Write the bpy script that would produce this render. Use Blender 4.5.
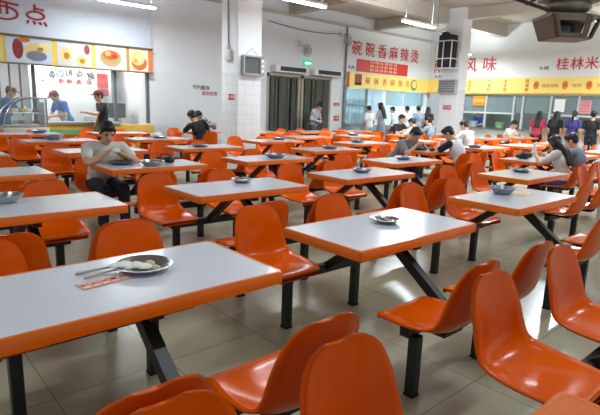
import bpy, bmesh, math, random
from mathutils import Vector, Matrix

# ---------------------------------------------------------------- scene, camera, light
for o in list(bpy.data.objects):
    bpy.data.objects.remove(o)
SC = bpy.context.scene
COL = SC.collection
random.seed(7)
# the hall: X runs along the back wall, Y runs away from the camera towards it
CAM_H = 1.44
F_PX, PITCH, ROLL, YAW = 501.2, 0.202, 0.0364, 0.7301
_f0 = Vector((math.sin(YAW), math.cos(YAW), 0))
_r0 = Vector((math.cos(YAW), -math.sin(YAW), 0))
CF = _f0 * math.cos(PITCH) - Vector((0, 0, 1)) * math.sin(PITCH)
_u0 = _r0.cross(CF)
CR = _r0 * math.cos(ROLL) + _u0 * math.sin(ROLL)
CU = _u0 * math.cos(ROLL) - _r0 * math.sin(ROLL)
cam_data = bpy.data.cameras.new('camera')
cam_data.sensor_width = 36.0
cam_data.lens = F_PX / 600 * 36.0
cam_data.clip_start = 0.05
cam = bpy.data.objects.new('camera', cam_data)
COL.objects.link(cam)
cam.matrix_world = Matrix(((CR.x, CU.x, -CF.x, 0), (CR.y, CU.y, -CF.y, 0), (CR.z, CU.z, -CF.z, CAM_H), (0, 0, 0, 1)))
SC.camera = cam

world = bpy.data.worlds.new('world')
SC.world = world
world.use_nodes = True
world.node_tree.nodes['Background'].inputs[0].default_value = (0.84, 0.93, 1.0, 1)
world.node_tree.nodes['Background'].inputs[1].default_value = 0.45
vs = SC.view_settings
vs.view_transform = 'Standard'
vs.look = 'None'
vs.gamma = 1.0
vs.use_curve_mapping = False
vs.exposure = 0.32
LAMP_W = 42.0      # each fluorescent fitting
UP = 0.5          # share of a bare tube's light that goes upward
STALL_W = 60.0     # lamps inside the food stalls


def area(loc, sx, sy, power, color=(0.82, 0.93, 1.0), rot=(0, 0, 0)):
    d = bpy.data.lights.new('lamp_light', 'AREA')
    d.shape = 'RECTANGLE'
    d.size = sx
    d.size_y = sy
    d.energy = power
    d.color = color
    o = bpy.data.objects.new('lamp_light', d)
    COL.objects.link(o)
    o.location = loc
    o.rotation_euler = rot
    return o


# ---------------------------------------------------------------- materials
def srgb(r, g, b):
    def c(v):
        v /= 255.0
        return v / 12.92 if v <= 0.04045 else ((v + 0.055) / 1.055) ** 2.4
    return (c(r), c(g), c(b), 1)


MATS = {}


def mat(name, rgb, rough=0.5, metal=0.0, coat=0.0, var=0.06, scale=6.0, emit=0.0, trans=0.0, bump=0.0, spec=0.5):
    if name in MATS:
        return MATS[name]
    m = bpy.data.materials.new(name)
    m.use_nodes = True
    nt = m.node_tree
    b = nt.nodes['Principled BSDF']
    col = srgb(*rgb)
    b.inputs['Roughness'].default_value = rough
    b.inputs['Metallic'].default_value = metal
    b.inputs['Coat Weight'].default_value = coat
    b.inputs['Coat Roughness'].default_value = 0.08
    b.inputs['Specular IOR Level'].default_value = spec
    b.inputs['Base Color'].default_value = col
    if var > 0:
        tc = nt.nodes.new('ShaderNodeTexCoord')
        nz = nt.nodes.new('ShaderNodeTexNoise')
        nz.inputs['Scale'].default_value = scale
        nz.inputs['Detail'].default_value = 4
        mp = nt.nodes.new('ShaderNodeMapRange')
        mp.inputs[3].default_value = 1 - var
        mp.inputs[4].default_value = 1 + var
        mx = nt.nodes.new('ShaderNodeMix')
        mx.data_type = 'RGBA'
        mx.blend_type = 'MULTIPLY'
        mx.inputs[0].default_value = 1
        mx.inputs[6].default_value = col
        nt.links.new(tc.outputs['Object'], nz.inputs['Vector'])
        nt.links.new(nz.outputs[0], mp.inputs[0])
        nt.links.new(mp.outputs[0], mx.inputs[7])
        nt.links.new(mx.outputs[2], b.inputs['Base Color'])
        if bump > 0:
            bp = nt.nodes.new('ShaderNodeBump')
            bp.inputs['Strength'].default_value = bump
            bp.inputs['Distance'].default_value = 0.01
            nt.links.new(nz.outputs[0], bp.inputs['Height'])
            nt.links.new(bp.outputs[0], b.inputs['Normal'])
    if emit > 0:
        b.inputs['Emission Color'].default_value = col
        b.inputs['Emission Strength'].default_value = emit
    if trans > 0:
        b.inputs['Transmission Weight'].default_value = trans
        b.inputs['IOR'].default_value = 1.1
    MATS[name] = m
    return m


def glass_mat(name, rgb, clear):
    """thin sheet: mostly see-through with a glossy reflection"""
    if name in MATS:
        return MATS[name]
    m = bpy.data.materials.new(name)
    m.use_nodes = True
    nt = m.node_tree
    nt.nodes.clear()
    out = nt.nodes.new('ShaderNodeOutputMaterial')
    tr = nt.nodes.new('ShaderNodeBsdfTransparent')
    tr.inputs[0].default_value = srgb(*rgb)
    pr = nt.nodes.new('ShaderNodeBsdfPrincipled')
    pr.inputs['Base Color'].default_value = srgb(*rgb)
    pr.inputs['Roughness'].default_value = 0.08
    mx = nt.nodes.new('ShaderNodeMixShader')
    mx.inputs[0].default_value = 1 - clear
    nt.links.new(tr.outputs[0], mx.inputs[1])
    nt.links.new(pr.outputs[0], mx.inputs[2])
    nt.links.new(mx.outputs[0], out.inputs[0])
    MATS[name] = m
    return m


def tile_mat(name, rgb, mortar, size, rough, msize, var, wall=None, below=99.0, above_rgb=None, spec=0.5, blotch=0.0):
    """square tiles as a brick texture in object space; on a wall the tiles stop at height 'below'"""
    m = bpy.data.materials.new(name)
    m.use_nodes = True
    nt = m.node_tree
    L = nt.links
    b = nt.nodes['Principled BSDF']
    b.inputs['Roughness'].default_value = rough
    b.inputs['Specular IOR Level'].default_value = spec
    tc = nt.nodes.new('ShaderNodeTexCoord')
    src = tc.outputs['Object']
    sp = nt.nodes.new('ShaderNodeSeparateXYZ')
    L.new(src, sp.inputs[0])
    if wall:
        cb = nt.nodes.new('ShaderNodeCombineXYZ')
        if wall == 'XY':
            ad = nt.nodes.new('ShaderNodeMath')
            L.new(sp.outputs[0], ad.inputs[0])
            L.new(sp.outputs[1], ad.inputs[1])
            L.new(ad.outputs[0], cb.inputs[0])
        else:
            L.new(sp.outputs[wall], cb.inputs[0])
        L.new(sp.outputs[2], cb.inputs[1])
        src = cb.outputs[0]
    br = nt.nodes.new('ShaderNodeTexBrick')
    br.offset = 0.0
    br.inputs['Scale'].default_value = 1.0
    br.inputs['Brick Width'].default_value = size
    br.inputs['Row Height'].default_value = size
    br.inputs['Mortar Size'].default_value = msize
    br.inputs['Mortar Smooth'].default_value = 0.3
    br.inputs['Bias'].default_value = 0.0
    c = Vector(srgb(*rgb)[:3])
    br.inputs['Color1'].default_value = (*(c * (1 - var)), 1)
    br.inputs['Color2'].default_value = (*(c * (1 + var)), 1)
    br.inputs['Mortar'].default_value = srgb(*mortar)
    L.new(src, br.inputs['Vector'])
    colour = br.outputs['Color']
    if blotch > 0:
        nz = nt.nodes.new('ShaderNodeTexNoise')
        nz.inputs['Scale'].default_value = 2.3
        nz.inputs['Detail'].default_value = 5
        L.new(tc.outputs['Object'], nz.inputs['Vector'])
        mp = nt.nodes.new('ShaderNodeMapRange')
        mp.inputs[3].default_value = 1 - blotch
        mp.inputs[4].default_value = 1 + blotch
        L.new(nz.outputs[0], mp.inputs[0])
        mx = nt.nodes.new('ShaderNodeMix')
        mx.data_type = 'RGBA'
        mx.blend_type = 'MULTIPLY'
        mx.inputs[0].default_value = 1
        L.new(colour, mx.inputs[6])
        L.new(mp.outputs[0], mx.inputs[7])
        colour = mx.outputs[2]
        mr = nt.nodes.new('ShaderNodeMapRange')
        mr.inputs[3].default_value = rough - 0.05
        mr.inputs[4].default_value = rough + 0.1
        L.new(nz.outputs[0], mr.inputs[0])
        L.new(mr.outputs[0], b.inputs['Roughness'])
    if above_rgb:
        gt = nt.nodes.new('ShaderNodeMath')
        gt.operation = 'GREATER_THAN'
        gt.inputs[1].default_value = below
        L.new(sp.outputs[2], gt.inputs[0])
        mx = nt.nodes.new('ShaderNodeMix')
        mx.data_type = 'RGBA'
        L.new(gt.outputs[0], mx.inputs[0])
        L.new(colour, mx.inputs[6])
        mx.inputs[7].default_value = srgb(*above_rgb)
        colour = mx.outputs[2]
        mr = nt.nodes.new('ShaderNodeMapRange')
        mr.inputs[3].default_value = rough
        mr.inputs[4].default_value = 0.6
        L.new(gt.outputs[0], mr.inputs[0])
        L.new(mr.outputs[0], b.inputs['Roughness'])
    L.new(colour, b.inputs['Base Color'])
    return m


M_shell = mat('orange_fibreglass', (228, 92, 0), 0.2, coat=0.14, var=0.08, scale=9, spec=0.2)
M_edge = mat('orange_edge', (226, 108, 8), 0.3, coat=0.1, var=0.06, spec=0.35)
M_top = mat('white_laminate', (216, 220, 232), 0.2, var=0.015, scale=3, coat=0.2)
M_frame = mat('black_steel', (24, 26, 28), 0.45, var=0.1)
M_foot = mat('black_rubber', (14, 14, 14), 0.8)
M_steel = mat('stainless_steel', (190, 192, 196), 0.22, metal=1.0, var=0.05, scale=30)
M_white = mat('white_paint', (228, 230, 232), 0.6, var=0.02, scale=2)
M_ceil = mat('ceiling_paint', (186, 178, 166), 0.8, var=0.04, scale=1.5)
M_tube = mat('lit_fluorescent_tube', (255, 252, 244), 0.5, var=0, emit=14.0)
M_fit = mat('lamp_fitting', (225, 225, 225), 0.5, var=0)
M_red = mat('sign_red', (206, 48, 62), 0.5, var=0)
M_redd = mat('notice_red', (196, 60, 60), 0.5, var=0.05)
M_grey = mat('grey_metal', (120, 124, 128), 0.45, metal=0.3, var=0.08)
M_dark = mat('dark_metal', (46, 40, 34), 0.5, metal=0.2, var=0.15)
M_yel = mat('sign_yellow', (250, 220, 120), 0.4, var=0.04)
M_gold = mat('counter_yellow', (206, 160, 48), 0.45, var=0.06)
M_alu = mat('champagne_aluminium', (168, 162, 146), 0.35, metal=0.3, var=0.06)
M_blk = mat('near_black', (22, 22, 26), 0.6)
M_paper = mat('white_paper', (236, 236, 234), 0.8, var=0.02)
M_glass = glass_mat('clear_glass', (240, 245, 246), 0.93)
M_glassd = glass_mat('stall_glass', (214, 228, 230), 0.8)


# ---------------------------------------------------------------- mesh helpers
class MB:
    def __init__(self):
        self.bm = bmesh.new()

    def box(self, c, s, rot=None, bevel=0.0, seg=2):
        t = bmesh.new()
        bmesh.ops.create_cube(t, size=1)
        bmesh.ops.scale(t, vec=Vector(s), verts=t.verts)
        if bevel > 0:
            bmesh.ops.bevel(t, geom=t.edges[:], offset=bevel, segments=seg, affect='EDGES', profile=0.5)
        M = Matrix.Translation(Vector(c)) @ (rot.to_4x4() if rot else Matrix.Identity(4))
        self._add(t, M)
        return self

    def _add(self, t, M):
        t.verts.index_update()
        vs_ = [self.bm.verts.new(M @ v.co) for v in t.verts]
        for f in t.faces:
            try:
                self.bm.faces.new([vs_[v.index] for v in f.verts])
            except ValueError:
                pass
        t.free()

    def bar(self, p0, p1, w, h=None, bevel=0.0, up=(0, 0, 1)):
        """square tube between two points"""
        p0, p1 = Vector(p0), Vector(p1)
        d = p1 - p0
        z = d.normalized()
        u = Vector(up)
        if abs(z.dot(u)) > 0.99:
            u = Vector((1, 0, 0))
        x = u.cross(z).normalized()
        y = z.cross(x)
        R = Matrix((x, y, z)).transposed()
        return self.box((p0 + p1) / 2, (w, h or w, d.length), R, bevel, 1)

    def tube(self, pts, r, n=8, closed=False):
        pts = [Vector(p) for p in pts]
        rr = r if isinstance(r, (list, tuple)) else [r] * len(pts)
        rings = []
        m = len(pts)
        prev = None
        for i, p in enumerate(pts):
            if closed:
                d = pts[(i + 1) % m] - pts[i - 1]
            else:
                d = pts[min(i + 1, m - 1)] - pts[max(i - 1, 0)]
            d.normalize()
            if prev is None:
                u = Vector((0, 0, 1)) if abs(d.z) < 0.9 else Vector((1, 0, 0))
                x = u.cross(d).normalized()
            else:
                x = (prev - d * prev.dot(d)).normalized()
            prev = x
            y = d.cross(x)
            rings.append([self.bm.verts.new(p + (x * math.cos(2 * math.pi * k / n) + y * math.sin(2 * math.pi * k / n)) * rr[i]) for k in range(n)])
        cnt = m if closed else m - 1
        for i in range(cnt):
            a, b = rings[i], rings[(i + 1) % m]
            for k in range(n):
                self.bm.faces.new((a[k], a[(k + 1) % n], b[(k + 1) % n], b[k]))
        if not closed:
            self.bm.faces.new(rings[0][::-1])
            self.bm.faces.new(rings[-1])
        return self

    def ell(self, c, r, rot=None, n=14, m=9):
        t = bmesh.new()
        bmesh.ops.create_uvsphere(t, u_segments=n, v_segments=m, radius=1)
        R = (rot.to_4x4() if rot else Matrix.Identity(4))
        self._add(t, Matrix.Translation(Vector(c)) @ R @ Matrix.Diagonal((*r, 1)))
        return self

    def cap(self, p0, r0, p1, r1, n=12):
        p0, p1 = Vector(p0), Vector(p1)
        d = p1 - p0
        L = d.length
        if L < 1e-5:
            return self.ell(p0, (r0, r0, r0))
        z = d / L
        pts, rr = [], []
        for k in range(4):
            a = math.pi / 2 * (1 - k / 4)
            pts.append(p0 - z * r0 * math.sin(a))
            rr.append(max(1e-4, r0 * math.cos(a)))
        pts += [p0, p1]
        rr += [r0, r1]
        for k in range(1, 5):
            a = math.pi / 2 * k / 4
            pts.append(p1 + z * r1 * math.sin(a))
            rr.append(max(1e-4, r1 * math.cos(a)))
        return self.tube(pts, rr, n)

    def lathe(self, prof, c=(0, 0, 0), n=32):
        rings = []
        for r, z in prof:
            if r < 1e-6:
                rings.append([self.bm.verts.new((c[0], c[1], c[2] + z))])
            else:
                rings.append([self.bm.verts.new((c[0] + r * math.cos(2 * math.pi * k / n), c[1] + r * math.sin(2 * math.pi * k / n), c[2] + z)) for k in range(n)])
        for a, b in zip(rings, rings[1:]):
            for k in range(n):
                k2 = (k + 1) % n
                if len(a) == 1 and len(b) == 1:
                    continue
                if len(a) == 1:
                    self.bm.faces.new((a[0], b[k2], b[k]))
                elif len(b) == 1:
                    self.bm.faces.new((a[k], a[k2], b[0]))
                else:
                    self.bm.faces.new((a[k], a[k2], b[k2], b[k]))
        return self

    def poly(self, pts, depth):
        """extruded outline"""
        a = [self.bm.verts.new(Vector(p)) for p in pts]
        b = [self.bm.verts.new(Vector(p) + Vector(depth)) for p in pts]
        n = len(a)
        self.bm.faces.new(a)
        self.bm.faces.new(b[::-1])
        for i in range(n):
            self.bm.faces.new((a[i], b[i], b[(i + 1) % n], a[(i + 1) % n]))
        return self

    def mesh(self, name, smooth=True, angle=40):
        bmesh.ops.recalc_face_normals(self.bm, faces=self.bm.faces[:])
        me = bpy.data.meshes.new(name)
        self.bm.to_mesh(me)
        self.bm.free()
        if smooth:
            me.polygons.foreach_set('use_smooth', [True] * len(me.polygons))
            try:
                me.set_sharp_from_angle(angle=math.radians(angle))
            except Exception:
                pass
        return me

    def build(self, name, m, parent=None, smooth=True, loc=None):
        me = self.mesh(name, smooth)
        me.materials.append(m)
        o = bpy.data.objects.new(name, me)
        COL.objects.link(o)
        if parent:
            o.parent = parent
        if loc:
            o.location = loc
        return o


def tag(o, label, cat, group=None, kind=None):
    if label:
        o['label'] = label
    if cat:
        o['category'] = cat
    if group:
        o['group'] = group
    if kind:
        o['kind'] = kind
    return o


def struct(o):
    o['kind'] = 'structure'
    return o


def empty(name, loc, rz=0.0):
    o = bpy.data.objects.new(name, None)
    o.empty_display_size = 0.1
    COL.objects.link(o)
    o.location = loc
    o.rotation_euler = (0, 0, rz)
    return o


def copy_tree(o, parent=None):
    c = o.copy()
    COL.objects.link(c)
    if parent:
        c.parent = parent
    for ch in o.children:
        copy_tree(ch, c)
    return c


def text(name, body, size, loc, rot, m, parent=None, extrude=0.004, align='CENTER', offset=0.0):
    cu = bpy.data.curves.new(name, 'FONT')
    cu.body = body
    cu.size = size
    cu.extrude = extrude
    cu.offset = offset
    cu.align_x = align
    cu.align_y = 'CENTER'
    cu.materials.append(m)
    o = bpy.data.objects.new(name, cu)
    COL.objects.link(o)
    o.location = loc
    o.rotation_euler = rot
    if parent:
        o.parent = parent
    return o


RY = (math.pi / 2, 0, 0)              # lettering on the back wall
RX = (math.pi / 2, 0, -math.pi / 2)   # lettering on the right wall

# ---------------------------------------------------------------- the hall
YB, XR, CEIL = 11.8, 17.0, 4.35
DX0, DX1, DZ = 9.1, 11.72, 2.32
SX0, SX1 = 1.0, 5.52          # pastry stall opening in the back wall
MX0 = 12.36                   # hot-pot stall opening in the back wall
RY0, RY1 = 2.2, 10.35         # stalls in the right wall
SZ0, SZ1 = 0.86, 2.06

M_floor = tile_mat('floor_tiles', (172, 168, 144), (126, 120, 98), 0.6, 0.22, 0.0035, 0.03, spec=0.4, blotch=0.05)
struct(MB().box((7.5, 5.5, -0.05), (27, 20, 0.1)).build('floor', M_floor, smooth=False))
struct(MB().box((7.5, 5.5, CEIL + 0.05), (27, 20, 0.1)).build('ceiling', M_ceil, smooth=False))
M_wallt = tile_mat('tiled_wall', (246, 248, 248), (220, 224, 226), 0.2, 0.3, 0.004, 0.012, spec=0.35, wall=0, below=2.12, above_rgb=(226, 229, 234))
M_pilt = tile_mat('tiled_pillar', (226, 229, 230), (200, 204, 206), 0.2, 0.18, 0.004, 0.012, wall='XY', below=2.05, above_rgb=(232, 235, 238))


def wall_y(name, spans, m):
    w = MB()
    for x0, x1, z0, z1 in spans:
        w.box(((x0 + x1) / 2, YB + 0.1, (z0 + z1) / 2), (x1 - x0, 0.2, z1 - z0))
    return struct(w.build(name, m, smooth=False))


wall_y('wall_back', [(-6, SX0, 0, CEIL), (SX0, SX1, SZ1, CEIL), (SX1, DX0, 0, CEIL), (DX0, DX1, DZ, CEIL), (DX1, MX0, 0, CEIL),
                     (MX0, XR, SZ1, CEIL), (XR, XR + 0.2, 0, CEIL)], M_wallt)
w = MB()
for y0, y1, z0, z1 in ((RY1, YB, SZ1, CEIL), (RY1, 10.75, 0, SZ1), (RY0, RY1, SZ1, CEIL), (-4.5, RY0, 0, CEIL)):
    w.box((XR + 0.1, (y0 + y1) / 2, (z0 + z1) / 2), (0.2, y1 - y0, z1 - z0))
struct(w.build('wall_right', M_white, smooth=False))

# ceiling beams
for i, y in enumerate((1.6, 5.2, 8.95)):
    struct(MB().box((7.5, y, CEIL - 0.2), (26, 0.3, 0.4)).build('ceiling_beam', M_ceil, smooth=False))
for i, x in enumerate((2.6, 6.35, 10.0, 13.8)):
    struct(MB().box((x, 5.5, CEIL - 0.16), (0.3, 19, 0.3)).build('ceiling_beam', M_ceil, smooth=False))
struct(MB().box((7.5, YB - 0.06, 3.98), (27, 0.12, 0.06)).build('trim_1', M_ceil, smooth=False))

# pillars
PIL = {'P1': (6.02, 8.78, 0.6, 0.6), 'P2': (13.48, 8.30, 0.44, 0.6), 'P3': (6.38, 1.36, 0.6, 0.6)}
for k, (x, y, a, a2) in PIL.items():
    struct(MB().box((x + a / 2, y + a2 / 2, CEIL / 2), (a, a2, CEIL), None, 0.008, 1).build('pillar', M_pilt, smooth=False))

# ---------------------------------------------------------------- fluorescent lamps
lamp_rows = [((4.45, 10.4, 3.3), 'lit fluorescent tube lamp hanging by the pastry stall wall'),
             ((6.55, 7.45, 3.3), 'lit fluorescent tube lamp hanging in front of the double doors'),
             ((9.85, 7.2, 3.3), 'lit fluorescent tube lamp hanging before the red lettered wall'),
             ((11.1, 4.05, 3.3), 'lit fluorescent tube lamp behind the dark hanging ventilation unit')]
more_lamps = [(15.4, 9.5, 3.3), (15.3, 3.7, 3.3), (-0.9, 8.4, 3.3), (-1.6, 2.4, 3.3), (3.8, 4.2, 3.3), (7.4, 3.2, 3.3), (2.2, 0.9, 3.3), (5.6, 0.2, 3.3), (9.8, 1.0, 3.3), (14.2, 2.6, 3.3)]


def make_lamp():
    t = empty('fluorescent_lamp', (0, 0, 0))
    MB().box((0, 0, 0.05), (1.24, 0.09, 0.05), None, 0.01).build('lamp_housing', M_fit, t)
    for s in (-1, 1):
        MB().tube([(-0.58, 0.025 * s, 0.005), (0.58, 0.025 * s, 0.005)], 0.016, 10).build('tube', M_tube, t)
        MB().tube([(0.5 * s, 0, 0.07), (0.5 * s, 0, CEIL - 3.3)], 0.006, 6).build('suspension_rod', M_grey, t)
    return t


lamp0 = make_lamp()
for i, item in enumerate(lamp_rows + [(p, None) for p in more_lamps]):
    p, lab = item
    t = lamp0 if i == 0 else copy_tree(lamp0)
    t.location = (p[0], p[1], 3.3 if p[2] < 3.35 else 3.3)
    tag(t, lab or ('lit fluorescent tube lamp hidden behind the loudspeaker pillar' if p[1] == 9.5 else 'lit fluorescent tube lamp hung from the ceiling outside the picture'), 'lamp', 'fluorescent lamps hung from the ceiling')
    pw = LAMP_W * (1.5, 0.6, 3.2, 3.6)[i] if i < 4 else LAMP_W * (2.2 if p[0] > 15 else 1.6 if p[0] > 9 and p[1] > 2 else 0.5)
    area((p[0], p[1], 3.26), 1.2, 0.12, pw)
    area((p[0], p[1], 3.4), 1.2, 0.12, pw * UP, rot=(math.pi, 0, 0))

# ---------------------------------------------------------------- double doors, strip curtains
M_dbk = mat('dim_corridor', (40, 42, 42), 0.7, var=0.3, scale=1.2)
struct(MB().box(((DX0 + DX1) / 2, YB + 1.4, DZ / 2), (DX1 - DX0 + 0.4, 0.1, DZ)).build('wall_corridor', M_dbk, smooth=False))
M_pvc = glass_mat('pvc_strip', (150, 152, 144), 0.72)
midx = (DX0 + DX1) / 2
for n, (x0, x1) in enumerate(((DX0, midx - 0.02), (midx + 0.02, DX1))):
    d = empty('door_%d' % (n + 1), ((x0 + x1) / 2, YB + 0.05, 0))
    struct(d)
    hw = (x1 - x0) / 2
    MB().box((-hw + 0.05, 0, DZ / 2), (0.1, 0.12, DZ)).box((hw - 0.05, 0, DZ / 2), (0.1, 0.12, DZ)).box((0, 0, DZ - 0.05), (2 * hw, 0.12, 0.1)).build('door_frame', M_alu, d, smooth=False)
    for k, xx in enumerate((-0.28 * hw * 2, 0.02, 0.3 * hw * 2)):
        MB().box((xx, 0.02, (DZ - 0.1) / 2), (0.05, 0.06, DZ - 0.1)).build('door_bar', M_alu, d, smooth=False)
    MB().box((0, 0.06, (DZ - 0.1) / 2), (2 * hw - 0.2, 0.012, DZ - 0.12)).build('door_glass', glass_mat('door_glass', (120, 128, 118), 0.6), d, smooth=False)
    # strips of the curtain
    c = empty('strip_curtain', ((x0 + x1) / 2, YB - 0.05, 0))
    tag(c, ('hanging plastic strip curtain in the doorway beside the white pillar', 'hanging plastic strip curtain in the doorway behind the standing checked shirt')[n], 'curtain', 'strip curtains in the doorways')
    MB().box((0, 0, DZ - 0.04), (2 * hw - 0.08, 0.04, 0.05)).build('curtain_rail', M_alu, c, smooth=False)
    random.seed(5 + n)
    for k in range(7):
        xx = -hw + 0.16 + k * (2 * hw - 0.32) / 6
        sway = random.uniform(-0.03, 0.03)
        MB().box((xx + sway, random.uniform(-0.012, 0.012), (DZ - 0.1) / 2 + 0.03), (random.uniform(0.08, 0.15), 0.006, DZ - 0.12),
                 Matrix.Rotation(random.uniform(-0.3, 0.3), 3, 'Z')).build('strip', M_pvc, c, smooth=False)
    # small red stickers on the strips
    a = empty('air_curtain_unit', ((9.86, 11.36)[n], YB - 0.13, 2.44))
    tag(a, ('white air curtain unit over the doorway nearer the pillar', 'white air curtain unit over the doorway nearer the red lettered wall')[n], 'air curtain', 'air curtains above the doors')
    MB().box((0, 0, 0), (1.24, 0.24, 0.2), None, 0.02).build('housing', M_fit, a)
    MB().box((0.03, -0.125, 0.005), (0.98, 0.012, 0.12)).build('grille', M_dark, a, smooth=False)
# exit sign
ex = MB().box((10.63, YB - 0.02, 2.7), (0.36, 0.04, 0.16), None, 0.006).build('exit_sign', mat('exit_green', (40, 190, 120), 0.4, var=0, emit=0.6))
tag(ex, 'green lit exit sign on the wall above the doors', 'sign')
M_exw = mat('exit_white', (230, 255, 240), 0.4, var=0, emit=1.2)
MB().poly([(10.5, YB - 0.044, 2.69), (10.6, YB - 0.044, 2.74), (10.6, YB - 0.044, 2.71), (10.76, YB - 0.044, 2.71), (10.76, YB - 0.044, 2.67), (10.6, YB - 0.044, 2.67), (10.6, YB - 0.044, 2.64)], (0, 0.005, 0)).build('arrow', M_exw, ex, smooth=False)


# small wall fans
def wall_fan(x, z, lab):
    t = empty('wall_fan', (x, YB, z))
    tag(t, lab, 'fan', 'white fans on the back wall')
    MB().box((0, -0.04, 0.2), (0.1, 0.08, 0.16), None, 0.01).tube([(0, -0.08, 0.2), (0, -0.2, 0.12), (0, -0.24, 0.02)], 0.02).build('bracket', M_fit, t)
    g = MB()
    for r in (0.06, 0.1, 0.14, 0.18):
        g.tube([(r * math.cos(a * math.pi / 8), -0.33, r * math.sin(a * math.pi / 8)) for a in range(16)], 0.005, 5, True)
    for a in range(12):
        g.tube([(0.02 * math.cos(a * math.pi / 6), -0.34, 0.02 * math.sin(a * math.pi / 6)), (0.18 * math.cos(a * math.pi / 6), -0.33, 0.18 * math.sin(a * math.pi / 6)),
                (0.12 * math.cos(a * math.pi / 6), -0.24, 0.12 * math.sin(a * math.pi / 6))], 0.004, 5)
    g.build('grille', M_grey, t)
    b = MB()
    for a in range(3):
        R = Matrix.Rotation(a * 2 * math.pi / 3, 3, 'Y') @ Matrix.Rotation(0.4, 3, 'Z')
        b.ell(Matrix.Rotation(a * 2 * math.pi / 3, 3, 'Y') @ Vector((0.08, 0, 0)) + Vector((0, -0.29, 0)), (0.07, 0.008, 0.04), Matrix.Rotation(a * 2 * math.pi / 3, 3, 'Y') @ Matrix.Rotation(0.4, 3, 'X'))
    b.build('blade', M_fit, t)
    MB().ell((0, -0.27, 0), (0.045, 0.06, 0.045)).build('motor', M_fit, t)


wall_fan(10.33, 3.02, 'small white wall fan high above the green exit sign')
wall_fan(12.05, 3.5, 'small white wall fan beside the dark pipe near the red lettering')
cf = empty('ceiling_fan', (11.9, 8.1, 3.55))
tag(cf, 'white ceiling fan on a long rod near the middle of the hall', 'fan')
MB().tube([(0, 0, 0.05), (0, 0, CEIL - 3.55)], 0.012).build('rod', M_grey, cf)
MB().ell((0, 0, 0), (0.12, 0.12, 0.06)).build('motor', M_fit, cf)
for a in range(3):
    R = Matrix.Rotation(a * 2.0944 + 0.5, 3, 'Z')
    MB().box(R @ Vector((0.38, 0, 0)), (0.56, 0.12, 0.008), R @ Matrix.Rotation(0.2, 3, 'X')).build('blade', M_fit, cf)
tag(MB().tube([(12.3, YB - 0.04, 0.05), (12.3, YB - 0.04, 4.0)], 0.03).build('wall_pipe', M_grey), 'dark vertical pipe on the wall beside the yellow sign', 'pipe')
tag(MB().tube([(9.1 + k * 0.15, YB - 0.03, 3.72 - 0.1 * math.sin(k / 21 * math.pi)) for k in range(22)], 0.014).build('wall_cable', M_grey), 'grey cable sagging along the top of the door wall', 'cable')

# ---------------------------------------------------------------- wall lettering
for ch, x in zip('碗碗香麻辣烫', (12.84, 13.5, 14.14, 14.78, 15.4, 16.02)):
    n = {'碗': 'bowl', '香': 'fragrant', '麻': 'numbing', '辣': 'spicy', '烫': 'hot'}[ch]
words = empty('wall_lettering', (14.4, YB, 3.32))
tag(words, 'six large red Chinese characters on the white wall above the red menu board', 'lettering')
for ch, x in zip('碗碗香麻辣烫', (12.84, 13.5, 14.14, 14.78, 15.4, 16.02)):
    text('character', ch, 0.5, (x - 14.4, -0.006, 0.0), RY, M_red, words, offset=0.004)
words = empty('wall_lettering', (XR, 10.1, 3.03))
tag(words, 'large red Chinese characters on the right wall, partly hidden by the loudspeaker pillar', 'lettering')
for ch, y in zip('南北风味', (11.33, 10.68, 10.04, 9.3)):
    text('character', ch, 0.54, (-0.006, y - 10.1, 0), RX, M_red, words, offset=0.005)
words = empty('wall_lettering', (XR, 6.2, 2.97))
tag(words, 'red Chinese characters on the right wall cut by the right picture edge', 'lettering')
for ch, y in zip('桂林米粉', (6.84, 6.41, 5.99, 5.58)):
    text('character', ch, 0.40, (-0.006, y - 6.2, 0), RX, M_red, words, offset=0.003)
M_ink = mat('grey_ink', (70, 74, 84), 0.6, var=0)
tag(text('stall_number', 'A-06', 0.16, (12.62, YB - 0.006, 2.72), RY, M_ink), 'small dark stall number on the wall left of the red menu board', 'lettering')
tag(text('stall_number', 'A-07', 0.16, (XR - 0.006, 11.35, 2.68), RX, M_ink), 'small dark stall number in the corner beside the pillar', 'lettering')
tag(text('stall_number', 'A-08', 0.15, (XR - 0.006, 7.4, 2.88), RX, M_ink), 'small dark stall number high on the right wall below the ventilation unit', 'lettering')
# red menu board with three rows of dishes
mb = MB().box((14.25, YB - 0.016, 2.81), (2.76, 0.024, 0.4)).build('menu_board', mat('board_red', (212, 52, 40), 0.5, var=0.05), smooth=False)
tag(mb, 'red menu board with three rows of pale words on the back wall', 'menu board')
for r, line in enumerate(('牛肉  鸡肉  鱼丸  豆腐  粉丝  米线', '青菜  土豆  木耳  藕片  海带  香菇', '面条  年糕  火腿  腐竹  鸡蛋  米饭')):
    text('menu_row', line, 0.10, (14.25, YB - 0.03, 2.94 - r * 0.125), RY, mat('pale_print', (250, 226, 190), 0.5, var=0), mb, 0.002)
# tile notice and pillar notices
tag(text('tile_notice', '节约粮食', 0.13, (6.95, YB - 0.004, 1.78), RY, M_ink), 'small dark characters on the white tiles left of the pillar', 'notice')
tag(text('tile_notice', '请勿浪费', 0.12, (7.2, YB - 0.004, 1.64), RY, M_redd), 'small red characters on the white tiles under the dark ones', 'notice')


def notice(loc, w, h, face, lab, rows):
    x, y, z = loc
    if face == 'Y':
        o = MB().box((x, y - 0.004, z), (w, 0.008, h)).build('notice', M_redd, smooth=False)
        text('notice_words', rows, h * 0.5, (x, y - 0.009, z), RY, M_paper, o, 0.001)
    else:
        o = MB().box((x - 0.004, y, z), (0.008, w, h)).build('notice', M_redd, smooth=False)
        text('notice_words', rows, h * 0.5, (x - 0.009, y, z), RX, M_paper, o, 0.001)
    tag(o, lab, 'notice', 'small red notices')


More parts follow.
